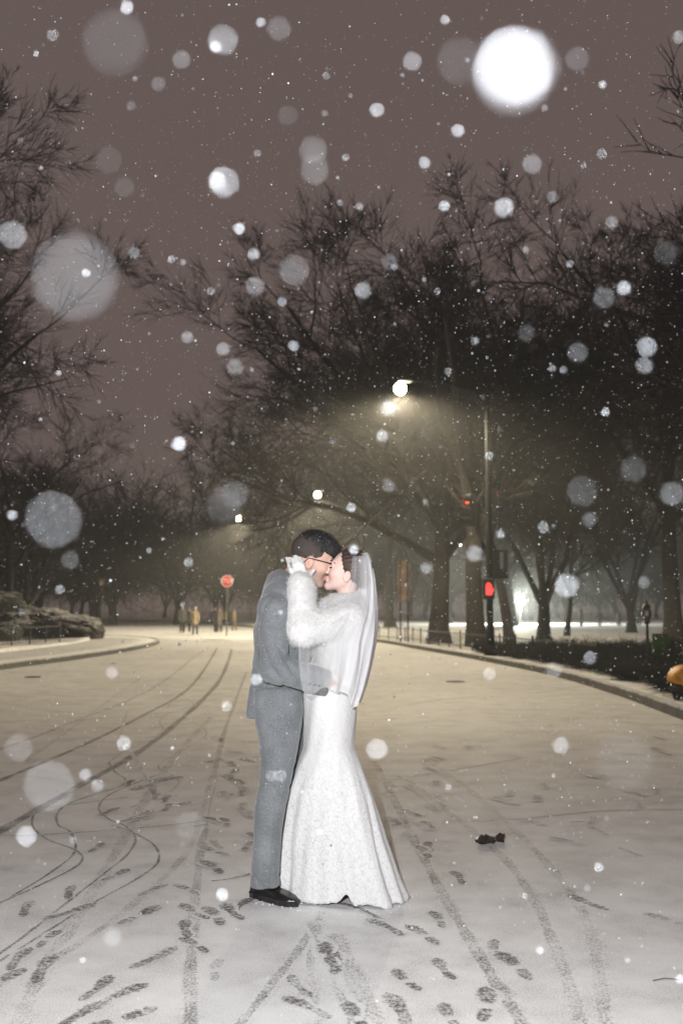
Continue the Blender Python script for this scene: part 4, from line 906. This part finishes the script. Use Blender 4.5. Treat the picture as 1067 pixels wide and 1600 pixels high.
# gloves
M['glove'] = mat('glove', (.68, .68, .68), .6, .04, 20, .3, 30, .003)
def glove(P):
    d = ell(P, W(467.5, 900, -.098), (.034, .016, .038)); d = smin(d, cone(P, W(470, 915, -.155), W(468, 903, -.108), .029, .027), .015)
    for pts, r_ in (([(476, 895), (472.5, 884), (468, 872.5)], .0122), ([(470, 892), (466.5, 880), (462, 870)], .0120), ([(463.5, 894), (460, 883), (456.5, 874)], .0112), ([(458, 899), (454, 890), (451, 883)], .0095)):
        d = smin(d, chain(P, [W(*pts[0], -.098), W(*pts[1], -.100), W(*pts[2], -.082)], [r_*1.08, r_, r_*.85], .004), .005)
    return smin(d, chain(P, [W(474, 905, -.112), W(483, 899, -.108), W(490.5, 890.5, -.092)], [.0135, .0115, .0092], .005), .008)
sdf_obj('glove', glove, W(440, 930, -.22), W(502, 860, -.04), .0028, BASE_B, M['glove'], bride, 1)
def glove_f(P):
    d = ell(P, W(462, 899, .135), (.030, .015, .036)); d = smin(d, cone(P, W(462, 915, .19), W(462, 903, .145), .029, .027), .015)
    for i in range(4): d = smin(d, chain(P, [W(470-4*i, 892, .135), W(466-5*i, 880, .13), W(463-5*i, 872, .11)], [.009, .0085, .0075], .004), .005)
    return smin(d, chain(P, [W(469, 905, .145), W(478, 899, .14), W(485, 891, .125)], [.0135, .0115, .0092], .005), .008)
sdf_obj('glove', glove_f, W(435, 930, .04), W(505, 860, .24), .0035, BASE_B, M['glove'], bride, 1)
# fur jacket
m, t, b = new_mat('fur'); b.inputs['Base Color'].default_value = (.80, .795, .785, 1); b.inputs['Roughness'].default_value = 1; b.inputs['Sheen Weight'].default_value = .35; b.inputs['Specular IOR Level'].default_value = .05
co = N(t, 'ShaderNodeTexCoord').outputs['Object']; n1 = N(t, 'ShaderNodeTexNoise', Scale=45.0, Detail=8.0, Roughness=.75); t.links.new(co, n1.inputs['Vector']); bump(t, b, n1.outputs['Fac'], .6, .012)
t.links.new(ramp(t, n1.outputs['Fac'], [(.3, (.60, .59, .58)), (.65, (.72, .715, .71))]), b.inputs['Base Color']); M['fur'] = m
T_FUR = [(930, 516, 552, .10), (940, 504, 566, .15), (955, 494, 577, .19), (985, 488, 580, .205), (1020, 490, 575, .19), (1050, 492, 568, .18), (1088, 500, 566, .185)]
def fur(P):
    d = loft(P, tbl(T_FUR, 0), 2.2); d = smin(d, cone(P, BSN, W(548, 968, .15), .07, .07), .05)
    d = smin(d, chain(P, [BSN, BEN, BWN], [.078, .078, .066], .03), .025); d = smin(d, chain(P, [BSF, BEF, BWF], [.078, .074, .064], .03), .025)
    ring = np.sqrt((np.sqrt(((P[:, 0]-W(530, 940)[0])/.085)**2+((P[:, 1]-YC)/.10)**2)-1)**2*.008+(P[:, 2]-zof(941)-.25*(P[:, 0]-W(530, 940)[0]))**2)-.030; d = smin(d, ring, .02)
    d = smax(d, -cone(P, W(536, 950, 0), bp(-.02, 0, -.04), .055, .058), .012)
    hem = np.interp(P[:, 0], [W(465, 1)[0], W(498, 1)[0], W(520, 1)[0], W(556, 1)[0], W(575, 1)[0]], [zof(1014), zof(1051), zof(1062), zof(1078), zof(1072)]).astype(np.float32)
    d = smax(d, hem-P[:, 2], .02)
    return d-.006*vnoise(P, 38, 12)-.0035*vnoise(P, 90, 13)
fo_, FV, FF = sdf_obj('fur_jacket', fur, W(432, 1095, -.36), W(595, 895, .38), .0065, BASE_B, M['fur'], bride, 0)
FN = vnormals(FV, FF); nS = 26000; ix = RNG.integers(0, len(FV), nS); base_ = FV[ix]+RNG.normal(0, .002, (nS, 3)); dr = FN[ix]+RNG.normal(0, .55, (nS, 3)); dr[:, 2] -= .25; dr /= np.linalg.norm(dr, axis=1, keepdims=True)
sd = np.cross(dr, RNG.normal(size=(nS, 3))); sd /= np.linalg.norm(sd, axis=1, keepdims=True); ln = RNG.uniform(.007, .020, (nS, 1))
V = np.stack([base_-sd*.0007, base_+sd*.0007, base_+dr*ln], 1).reshape(-1, 3)-BASE_B; o = obj('fur_hairs', mesh_np('fur_hairs', V, np.arange(nS*3).reshape(-1, 3)), M['fur'], fo_); o['kind'] = 'stuff'
# gown: mermaid skirt with lace
m, t, b = new_mat('lace'); co = N(t, 'ShaderNodeTexCoord').outputs['Object']; s = N(t, 'ShaderNodeSeparateXYZ'); t.links.new(co, s.inputs[0])
wn = N(t, 'ShaderNodeTexNoise', Scale=22.0, Detail=2.0); t.links.new(co, wn.inputs['Vector'])
mx = N(t, 'ShaderNodeMix', data_type='RGBA'); mx.inputs[0].default_value = .06; t.links.new(co, mx.inputs[6]); t.links.new(wn.outputs['Color'], mx.inputs[7])
vo = N(t, 'ShaderNodeTexVoronoi', feature='DISTANCE_TO_EDGE', Scale=34.0); t.links.new(mx.outputs[2], vo.inputs['Vector']); v2 = N(t, 'ShaderNodeTexNoise', Scale=75.0, Detail=5.0, Distortion=1.5); t.links.new(co, v2.inputs['Vector'])
ad = N(t, 'ShaderNodeMath', operation='MULTIPLY_ADD'); t.links.new(vo.outputs['Distance'], ad.inputs[0]); ad.inputs[1].default_value = 1.1; t.links.new(v2.outputs['Fac'], ad.inputs[2])
lace = ramp(t, ad.outputs[0], [(.40, (.56, .557, .555)), (.60, (.70, .70, .70))])
hm = N(t, 'ShaderNodeMapRange'); t.links.new(s.outputs['Z'], hm.inputs[0]); hm.inputs[1].default_value = .85; hm.inputs[2].default_value = .55; hm.inputs[3].default_value = .25; hm.inputs[4].default_value = 1.0
mm = N(t, 'ShaderNodeMix', data_type='RGBA'); t.links.new(hm.outputs[0], mm.inputs[0]); mm.inputs[6].default_value = (.66, .66, .658, 1); t.links.new(lace, mm.inputs[7]); t.links.new(mm.outputs[2], b.inputs['Base Color'])
b.inputs['Roughness'].default_value = .7; b.inputs['Sheen Weight'].default_value = .2; bump(t, b, ad.outputs[0], .55, .006); M['lace'] = m
GT = [(1035, 478, 560, .115), (1060, 474, 559, .125), (1080, 473, 558, .145), (1110, 475, 557, .155), (1140, 476, 554, .145), (1168, 475, 552, .128), (1195, 465, 563, .135), (1240, 452, 580, .155), (1310, 441, 600, .18), (1370, 437, 621, .21), (1399, 434, 634, .225)]
ang = np.linspace(0, 2*math.pi, 241)[:-1]; rows = []
pys = np.concatenate([np.linspace(1035, 1170, 24), np.linspace(1176, 1396, 48)])
GA = np.array(GT)
nx_ = W(541, 1385)[0]
for py in pys:
    l, r_, ry = (np.interp(py, GA[:, 0], GA[:, k]) for k in (1, 2, 3)); cyg = .0+.11*np.clip((py-1180)/210, 0, 1); a0, a1 = W(l, py, cyg), W(r_, py, cyg); cx, rx = (a0[0]+a1[0])/2, (a1[0]-a0[0])/2
    g_ = np.clip((py-1165)/230, 0, 1); z = max(0.0, W(500, py, cyg)[2])
    wa = ang+.35*np.sin(2*ang+1)+.2*np.sin(3*ang+2.4); fold = g_**1.3*(.017*np.sin(5*wa+.8)+.010*np.sin(11*wa+2.1+1.5*g_)*(1+.6*np.sin(2*ang))+.004*np.sin(19*ang+4*g_))
    low = .002*np.sin(9*ang+py*.05)
    X = cx+(rx-.6*np.abs(fold).max()*0+fold)*np.cos(ang)-.010*g_*0; Yg_ = YC+cyg+(ry+fold)*np.sin(ang)
    Yg_ = Yg_-.09*g_*np.clip(np.cos(ang-.5), -1, 1)*(np.sin(ang) < 0)*np.abs(np.sin(ang))
    rows.append(np.c_[X+low, Yg_+low, np.full(240, z)])
G = np.array(rows)                                                     # (rows, ang, 3)
# hem: scalloped edge lying on the snow, lifted where the skirt splits
zt_ = G[:, :, 2]; hemz = .007+.005*np.abs(np.sin(ang*24+2*np.sin(ang*3)))+.008*np.sin(3*ang)+.005*np.sin(11*ang+1)
near = np.sin(ang) < 0
slit = near*np.exp(-((G[-1, :, 0]-nx_)/.024)**2)*.05
tt = np.clip((np.arange(len(pys))-30)/(len(pys)-31), 0, 1)[:, None]
G[:, :, 2] = zt_+(hemz+slit-zt_[-1:])*tt**2
G[-1, :, 1] -= 0
n = 240; V = G.reshape(-1, 3); F = np.array([(i*n+j, (i+1)*n+j, (i+1)*n+(j+1) % n, i*n+(j+1) % n) for i in range(len(pys)-1) for j in range(n)])[:, ::-1]
gown = obj('gown', mesh_np('gown', V-BASE_B, F), M['lace'], bride); md = gown.modifiers.new('thick', 'SOLIDIFY'); md.thickness = .003; md.offset = -1
# scalloped lace border along the hem
sc_ = []
# veil
m, t, b = new_mat('tulle'); t.nodes.remove(b); out = t.nodes['Material Output']
tr = N(t, 'ShaderNodeBsdfTransparent'); df = N(t, 'ShaderNodeBsdfDiffuse', Color=(.93, .93, .95, 1)); tl = N(t, 'ShaderNodeBsdfTranslucent', Color=(.93, .93, .95, 1)); ms = N(t, 'ShaderNodeMixShader', Fac=.2); t.links.new(df.outputs[0], ms.inputs[1]); t.links.new(tl.outputs[0], ms.inputs[2])
lw = N(t, 'ShaderNodeLayerWeight', Blend=.35); uvn = N(t, 'ShaderNodeUVMap'); wn = N(t, 'ShaderNodeTexNoise', Scale=1.0, Detail=4.0); mp = N(t, 'ShaderNodeMapping'); mp.inputs['Scale'].default_value = (26, 1.0, 1); t.links.new(uvn.outputs[0], mp.inputs[0]); t.links.new(mp.outputs[0], wn.inputs['Vector'])
k1 = N(t, 'ShaderNodeMath', operation='MULTIPLY_ADD'); t.links.new(lw.outputs['Facing'], k1.inputs[0]); k1.inputs[1].default_value = .4; k1.inputs[2].default_value = .0
sx = N(t, 'ShaderNodeSeparateXYZ'); t.links.new(uvn.outputs[0], sx.inputs[0]); gr = N(t, 'ShaderNodeMapRange'); t.links.new(sx.outputs['X'], gr.inputs[0]); gr.inputs[1].default_value = .10; gr.inputs[2].default_value = .36; gr.inputs[3].default_value = .0; gr.inputs[4].default_value = .58
t.links.new(gr.outputs[0], k1.inputs[2])
k2 = N(t, 'ShaderNodeMath', operation='MULTIPLY_ADD', use_clamp=True); t.links.new(wn.outputs['Fac'], k2.inputs[0]); k2.inputs[1].default_value = .42; t.links.new(k1.outputs[0], k2.inputs[2])
m2 = N(t, 'ShaderNodeMixShader'); t.links.new(k2.outputs[0], m2.inputs[0]); t.links.new(tr.outputs[0], m2.inputs[1]); t.links.new(ms.outputs[0], m2.inputs[2]); t.links.new(m2.outputs[0], out.inputs['Surface']); M['tulle'] = m
VT = np.array([(861, 556, 570, .02), (865, 551, 576, .07), (875, 550, 581, .105), (905, 547, 586, .125), (930, 539, 588, .16), (955, 522, 589, .235), (980, 492, 588, .30), (1005, 466, 586, .33), (1040, 467, 580, .345), (1075, 470, 571, .35), (1102, 474, 561, .34)])
NV, NU = 60, 150; fu = np.linspace(0, math.pi, NU); Vv = []; uv = []
for i, py in enumerate(np.linspace(861, 1100, NV)):
    l, r_, D = (np.interp(py, VT[:, 0], VT[:, k]) for k in (1, 2, 3)); g_ = i/(NV-1)
    hem = -.05*g_**6*(np.sin(fu)**2)
    for j, f_ in enumerate(fu):
        pyy = py-(24*g_**4)*(np.cos(f_)**2)+g_**3*(7*math.sin(f_*6+1)+4*math.sin(f_*13))
        dy = -D*np.sign(math.cos(f_))*abs(math.cos(f_))**.62
        w_ = W(l+(r_-l)*math.sin(f_), pyy, dy*.97)
        amp = .010*min(1, g_*1.8); fold = amp*(.7*math.sin(f_*17+1.5*math.sin(g_*4+f_))+.28*math.sin(f_*31+2*g_+2*math.sin(f_*5))+.10*math.sin(f_*71+3*g_))
        Vv.append((w_[0]+fold*math.sin(f_), w_[1]-fold*math.cos(f_), w_[2])); uv.append((f_/math.pi, g_))
Vv = np.array(Vv)
F = np.array([(i*NU+j, (i+1)*NU+j, (i+1)*NU+j+1, i*NU+j+1) for i in range(NV-1) for j in range(NU-1)])
veil = obj('veil', mesh_np('veil', Vv-BASE_B, F, uv=uv), M['tulle'], bride)
MB().tube([bp(-.045, -.05, .098)-BASE_B, bp(-.05, 0, .128)-BASE_B, bp(-.045, .05, .098)-BASE_B], .006, 6).build('hair_comb', M['galv'], bride)

# crumbs of trodden snow round the shoe, the hem and the nearer footprints
cl = []
for q in range(130):
    a_ = random.uniform(0, 6.28); cl.append((BASE_B[0]+.02+.325*math.cos(a_)+random.gauss(0, .02), YC+.10+.27*math.sin(a_)+random.gauss(0, .015), random.uniform(.0015, .0048)))
for q in range(70): t_ = random.random(); p_ = h1+d1*.28*t_+np.array((-d1[1], d1[0], 0))*random.choice((-1, 1))*random.gauss(.055, .012); cl.append((p_[0], p_[1], random.uniform(.0015, .005)))
for x, y, d_, f_ in FP:
    for q in range(9): g = gnd(x, y); a_ = random.uniform(0, 6.28); cl.append((g[0]+.085*math.cos(a_)+random.gauss(0, .02), g[1]+.17*math.sin(a_)+random.gauss(0, .03), random.uniform(.001, .003)))
cl = np.array(cl); OV = np.array([(1, 0, 0), (-1, 0, 0), (0, 1, 0), (0, -1, 0), (0, 0, 1), (0, 0, -1)]); OF = np.array([(0, 2, 4), (2, 1, 4), (1, 3, 4), (3, 0, 4), (2, 0, 5), (1, 2, 5), (3, 1, 5), (0, 3, 5)])
n = len(cl); V = (np.c_[cl[:, :2], cl[:, 2]*.45][:, None, :]+OV[None]*cl[:, 2][:, None, None]*(1+RNG.normal(0, .3, (n, 6, 1)))).reshape(-1, 3); F = (OF[None]+(np.arange(n)*6)[:, None, None]).reshape(-1, 3)
o = obj('snow_crumbs', mesh_np('snow_crumbs', V, F), M['snow'], road); o['kind'] = 'stuff'
# ================================================================== people far down the drive
SKF = mat('far_skin', (.5, .34, .28), .6, .1)
def far_person(px, py, h, coat, legs, hat, label, face=0.0, coatlen=.45, Yd=None, bag=False, stride=0.05):
    g = gnd(px, py) if Yd is None else at(px, 957, Yd); z0 = float(rise(g[1])) if Yd is None else float(rise(Yd))
    e = h/1.75; cA = (.0, 0)
    def B(P):
        P = P/e; d = ell(P, (0, 0, 1.63), (.075, .095, .115)); d = smin(d, cone(P, (0, 0, 1.35), (0, 0, 1.58), .06, .05), .03); d = smin(d, cone(P, (0, 0, .95), (0, 0, 1.35), .12, .14), .05)
        for s in (-1, 1):
            d = smin(d, chain(P, [(s*.17, 0, 1.38), (s*.22, .02, 1.10), (s*.20, -.06, .88)], [.045, .04, .045]), .03); d = smin(d, chain(P, [(s*.09, 0, .9), (s*.10, s*stride, .48), (s*.10, s*stride*1.6, .07), (s*.10, s*stride*1.6-.12, .04)], [.08, .055, .045, .04]), .03)
        return d*e
    def Cc(P):
        P = P/e; d = cone(P, (0, 0, 1.40-coatlen*1.25), (0, 0, 1.33), .19, .165); d = smin(d, cone(P, (-.15, 0, 1.38), (.15, 0, 1.38), .075, .075), .05); d = smin(d, cone(P, (0, .03, 1.40), (0, .02, 1.50), .10, .085), .03)
        for s in (-1, 1): d = smin(d, chain(P, [(s*.18, 0, 1.38), (s*.245, .02, 1.10), (s*.22, -.06, .92)], [.075, .07, .058]), .03)
        return smax(d, (1.40-coatlen*1.6)-P[:, 2], .02)*e
    def Lg(P):
        P = P/e; d = None
        for s in (-1, 1):
            q = chain(P, [(s*.09, 0, .95), (s*.10, s*stride, .48), (s*.10, s*stride*1.6, .10)], [.105, .082, .068]); d = q if d is None else smin(d, q, .02)
        return d*e
    def Ht(P):
        P = P/e; d = smax(ell(P, (0, .01, 1.67), (.10, .115, .12)), 1.645-P[:, 2]+.25*np.clip(-P[:, 1], -1, 1), .02); return smin(d, ell(P, (0, .01, 1.80), (.035, .035, .03)), .01)*e
    V, F = snets(B, (-.4*e, -.35*e, -.02), (.4*e, .35*e, 1.85*e), .03*e); o = obj('person', mesh_np('person', V, F), SKF, None, (g[0], g[1], z0)); o.rotation_euler = (0, 0, face); tag(o, label, 'person')
    for nm, f_, c_ in (('coat', Cc, coat), ('trousers', Lg, legs), ('hat', Ht, hat)):
        V, F = snets(f_, (-.45*e, -.4*e, -.02), (.45*e, .4*e, 1.95*e), .03*e); obj(nm, mesh_np(nm, V, F), mat(nm, c_, .85, .3, 6), o)
    return o
far_person(285, 990, 1.80, (.075, .085, .075), (.02, .02, .02), (.10, .10, .09), 'standing person in a dark green coat and dark trousers, leftmost of the far group', .3)
far_person(296, 989, 1.62, (.02, .022, .022), (.015, .015, .018), (.04, .03, .03), 'person in black half hidden behind the beige coat', 1.0)
far_person(305, 992, 1.70, (.52, .40, .25), (.10, .115, .125), (.55, .50, .42), 'person in a puffy beige coat with pale hat, back turned', 2.8, .5)
far_person(336.5, 989, 1.72, (.022, .02, .024), (.03, .035, .04), (.06, .05, .04), 'tall person in a dark coat just left of the yellow coat', .8, .6)
far_person(343, 989, 1.62, (.20, .17, .13), (.05, .05, .055), (.10, .09, .07), 'person in a drab coat close beside the tall dark one', -.6, .55)
far_person(351.5, 979, 1.28, (.80, .50, .05), (.05, .05, .05), (.78, .48, .05), 'small person in a bright yellow hooded coat', .2, .5, stride=.02)
far_person(366, 987, 1.55, (.25, .19, .10), (.20, .16, .10), (.16, .12, .07), 'person in tan walking right of the yellow coat', 1.4, .38, stride=.12)
for px, h, lab in ((907, 1.75, 'dark figure standing left of the twin stemmed tree, against lit snow'), (936, 1.5, 'small dark figure between two others against the lit snow at right'), (966, 1.45, 'dark figure close against the twin stemmed tree at right'), (997, 1.65, 'dark figure just right of the twin stemmed tree')):
    far_person(px, 985, h, (.03, .03, .03), (.02, .02, .02), (.03, .03, .03), lab, random.uniform(0, 3), .55, Yd=82)

# ================================================================== haze and falling snow
hz_m, t, b = new_mat('haze'); t.nodes.remove(b); pv = N(t, 'ShaderNodeVolumePrincipled', Density=.0017, Anisotropy=.62); pv.inputs['Color'].default_value = (.93, .92, .90, 1); t.links.new(pv.outputs[0], t.nodes['Material Output'].inputs['Volume'])
tag(MB().box((0, 140, 19.5), (380, 360, 43)).build('haze', hz_m), 'thin snowy haze filling the night air', 'haze', kind='stuff')
m, t, b = new_mat('snowflake'); t.nodes.remove(b); out = t.nodes['Material Output']; a = N(t, 'ShaderNodeAttribute', attribute_name='solid')
tr = N(t, 'ShaderNodeBsdfTransparent'); df = N(t, 'ShaderNodeBsdfDiffuse', Color=(.88, .92, .98, 1)); tl = N(t, 'ShaderNodeBsdfTranslucent', Color=(.88, .92, .98, 1)); ms = N(t, 'ShaderNodeMixShader', Fac=.3); t.links.new(df.outputs[0], ms.inputs[1]); t.links.new(tl.outputs[0], ms.inputs[2])
m2 = N(t, 'ShaderNodeMixShader'); t.links.new(a.outputs['Fac'], m2.inputs[0]); t.links.new(tr.outputs[0], m2.inputs[1]); t.links.new(ms.outputs[0], m2.inputs[2]); t.links.new(m2.outputs[0], out.inputs['Surface'])
DISCS = [(805, 108, 122, 2.6), (800, 118, 116, .8), (812, 104, 118, .6), (180, 65, 98, .12), (349, 63, 46, .42), (337, 73, 18, 1.5), (350, 285, 47, .65), (340, 283, 26, 1.5), (117, 432, 130, .32), (135, 427, 13, 1.2), (84, 812, 85, .30), (78, 1228, 78, .22), (21, 367, 42, .42), (199, 12, 20, 1.3), (284, 93, 27, .2), (436, 45, 36, .14),
 (489, 235, 43, .2), (492, 266, 43, .18), (460, 423, 46, .2), (399, 447, 28, .25), (397, 397, 19, .7), (374, 357, 18, 1.3), (567, 454, 25, .45), (589, 172, 22, .8), (715, 204, 20, 1.1), (663, 254, 18, .8), (694, 322, 17, 1.1), (787, 324, 30, .7), (831, 256, 29, .25), (644, 96, 28, .35), (695, 31, 14, .9), (718, 95, 70, .09), (901, 92, 36, .1),
 (974, 450, 22, 1.0), (1010, 542, 30, .55), (1006, 571, 26, .3), (943, 465, 33, .15), (902, 551, 30, .15), (742, 533, 13, .5), (764, 712, 14, .6), (607, 638, 23, 1.5), (597, 681, 17, 1.1), (280, 694, 22, 1.6), (366, 773, 40, .14), (350, 790, 52, .1), (293, 527, 18, .4), (349, 545, 20, .4), (368, 573, 26, .2), (459, 541, 17, .5),
 (20, 805, 16, 1.0), (110, 875, 28, .12), (94, 921, 15, .4), (607, 759, 20, .2), (549, 793, 14, 1.0), (553, 859, 15, 1.3), (741, 865, 25, .45), (885, 915, 36, .7), (665, 888, 18, .3), (909, 768, 46, .1), (848, 824, 18, .35), (1049, 771, 36, .2), (989, 733, 40, .09), (945, 644, 13, 1.1), (921, 1028, 20, .4), (865, 1047, 24, .2), (764, 1053, 19, .4),
 (589, 1171, 32, .7), (876, 1165, 25, .5), (975, 1190, 88, .06), (401, 1062, 18, 1.0), (354, 1103, 17, .5), (194, 1162, 22, .8), (134, 1211, 20, .4), (153, 1227, 20, .3), (42, 1307, 30, .7), (30, 1168, 42, .15), (935, 1355, 15, .8), (348, 1398, 20, 1.0), (843, 1485, 13, .8), (176, 1464, 28, .2), (438, 1212, 20, .25), (424, 1212, 16, .2), (297, 1290, 45, .08), (1062, 1530, 14, 1.0), (176, 1051, 18, .35), (295, 879, 15, .45),
 (210, 395, 18, .25), (57, 84, 9, .8), (83, 55, 18, .25), (408, 35, 14, .9), (248, 131, 22, .12), (205, 165, 14, .1), (195, 292, 30, .06), (170, 250, 40, .05), (608, 409, 24, .12), (955, 348, 20, .2), (1060, 58, 20, .3), (940, 240, 16, .25), (911, 258, 10, .3), (863, 308, 18, .15), (540, 246, 11, .4), (562, 323, 12, .35), (402, 240, 12, .2), (510, 118, 12, .2), (441, 472, 14, .45), (683, 455, 10, .5), (531, 317, 10, .4), (890, 412, 12, .4), (920, 812, 22, .15), (1005, 910, 18, .2), (822, 520, 26, .08), (450, 180, 30, .06), (330, 455, 12, .4), (268, 405, 12, .5), (286, 410, 10, .4), (1040, 395, 36, .06), (700, 580, 12, .3), (880, 578, 12, .35), (862, 575, 12, .35), (520, 690, 10, .4), (130, 1500, 10, .7), (500, 1300, 9, .9), (700, 1230, 11, .5), (980, 1500, 9, .6), (820, 1400, 10, .5)]
K1 = FLASH_W/(4*math.pi*math.pi); pos, rad, sol = [], [], []
fw = np.array((0, CT, ST)); fl = np.array(FLASH)
for px, py, D, bri in DISCS:
    inv = D/(FPX*APER)+1/FOCUS; dep = 1/inv; u, v = (px-533.5)/FPX, (800-py)/FPX; d = np.array((u, CT-v*ST, ST+v*CT)); p = np.array((0, 0, CAMH))+d*dep
    s = (.25 if D < 40 else .18)*D; size = max(s*dep/FPX, .0012); cov = (size*FPX/dep/D)**2; r2 = ((p-fl)**2).sum()
    full = cov*.62*K1/r2; so = bri/full
    if so > 1: size *= math.sqrt(so); so = 1
    pos.append(p); rad.append(size/2); sol.append(so)
nA, nB = 15000, 9000
Pr = np.concatenate([np.c_[RNG.uniform(-3.3, 3.3, nA), RNG.uniform(1.2, 9, nA), RNG.uniform(0, 5.4, nA)], np.c_[RNG.uniform(-7, 7, nB), RNG.uniform(9, 20, nB), RNG.uniform(0, 11, nB)]])
okp = ~((np.abs(Pr[:, 0]+.02) < .5) & (np.abs(Pr[:, 1]-YC) < .4) & (Pr[:, 2] < 1.8)); Pr = Pr[okp]
pos += list(Pr); rr_ = (RNG.gamma(2.6, .00068, len(Pr))+.0007)*np.clip(Pr[:, 1]/5, .55, 1.5); rad += list(rr_); sol += list(np.where(Pr[:, 1] < 2.2, .35, 1.0)*RNG.uniform(.5, 1, len(Pr)))
for Vq, Fq, nq, up in ((JV, JF, 170, .0), (PV, PF, 70, -.3), (HVM, HFM, 50, .3)):     # flakes that have settled on the groom
    Nq = vnormals(Vq, Fq); iq = RNG.permutation(np.nonzero((Nq[:, 2] > up) | (Nq[:, 1] < -.4))[0])[:nq]; pos += list(Vq[iq]+Nq[iq]*.001); rad += list(RNG.uniform(.0008, .0024, len(iq))); sol += [1.0]*len(iq)
pos = np.array(pos); rad = np.array(rad); sol = np.array(sol); phi = (1+5**.5)/2
IV = np.array([(-1, phi, 0), (1, phi, 0), (-1, -phi, 0), (1, -phi, 0), (0, -1, phi), (0, 1, phi), (0, -1, -phi), (0, 1, -phi), (phi, 0, -1), (phi, 0, 1), (-phi, 0, -1), (-phi, 0, 1)])/math.sqrt(1+phi*phi)
IF = np.array([(0, 11, 5), (0, 5, 1), (0, 1, 7), (0, 7, 10), (0, 10, 11), (1, 5, 9), (5, 11, 4), (11, 10, 2), (10, 7, 6), (7, 1, 8), (3, 9, 4), (3, 4, 2), (3, 2, 6), (3, 6, 8), (3, 8, 9), (4, 9, 5), (2, 4, 11), (6, 2, 10), (8, 6, 7), (9, 8, 1)])
nd = len(DISCS); V1 = (pos[:nd, None, :]+IV[None]*rad[:nd, None, None]).reshape(-1, 3); F1 = (IF[None]+(np.arange(nd)*12)[:, None, None]).reshape(-1, 3)
OV = np.array([(1, 0, 0), (-1, 0, 0), (0, 1, 0), (0, -1, 0), (0, 0, 1), (0, 0, -1)]); OF = np.array([(0, 2, 4), (2, 1, 4), (1, 3, 4), (3, 0, 4), (2, 0, 5), (1, 2, 5), (3, 1, 5), (0, 3, 5)])
n = len(pos)-nd; V2 = (pos[nd:, None, :]+OV[None]*rad[nd:, None, None]*(1.1+RNG.normal(0, .25, (n, 6, 1)))).reshape(-1, 3); F2 = (OF[None]+(np.arange(n)*6)[:, None, None]).reshape(-1, 3)+len(V1)
V = np.concatenate([V1, V2]); F = np.concatenate([F1, F2]); sol = np.r_[np.repeat(sol[:nd], 12), np.repeat(sol[nd:], 6)]
fs = obj('falling_snow', mesh_np('falling_snow', V, F, True, attrs={'solid': ('FLOAT', sol)}), m); tag(fs, 'snowflakes drifting through the night air', 'snow', kind='stuff')
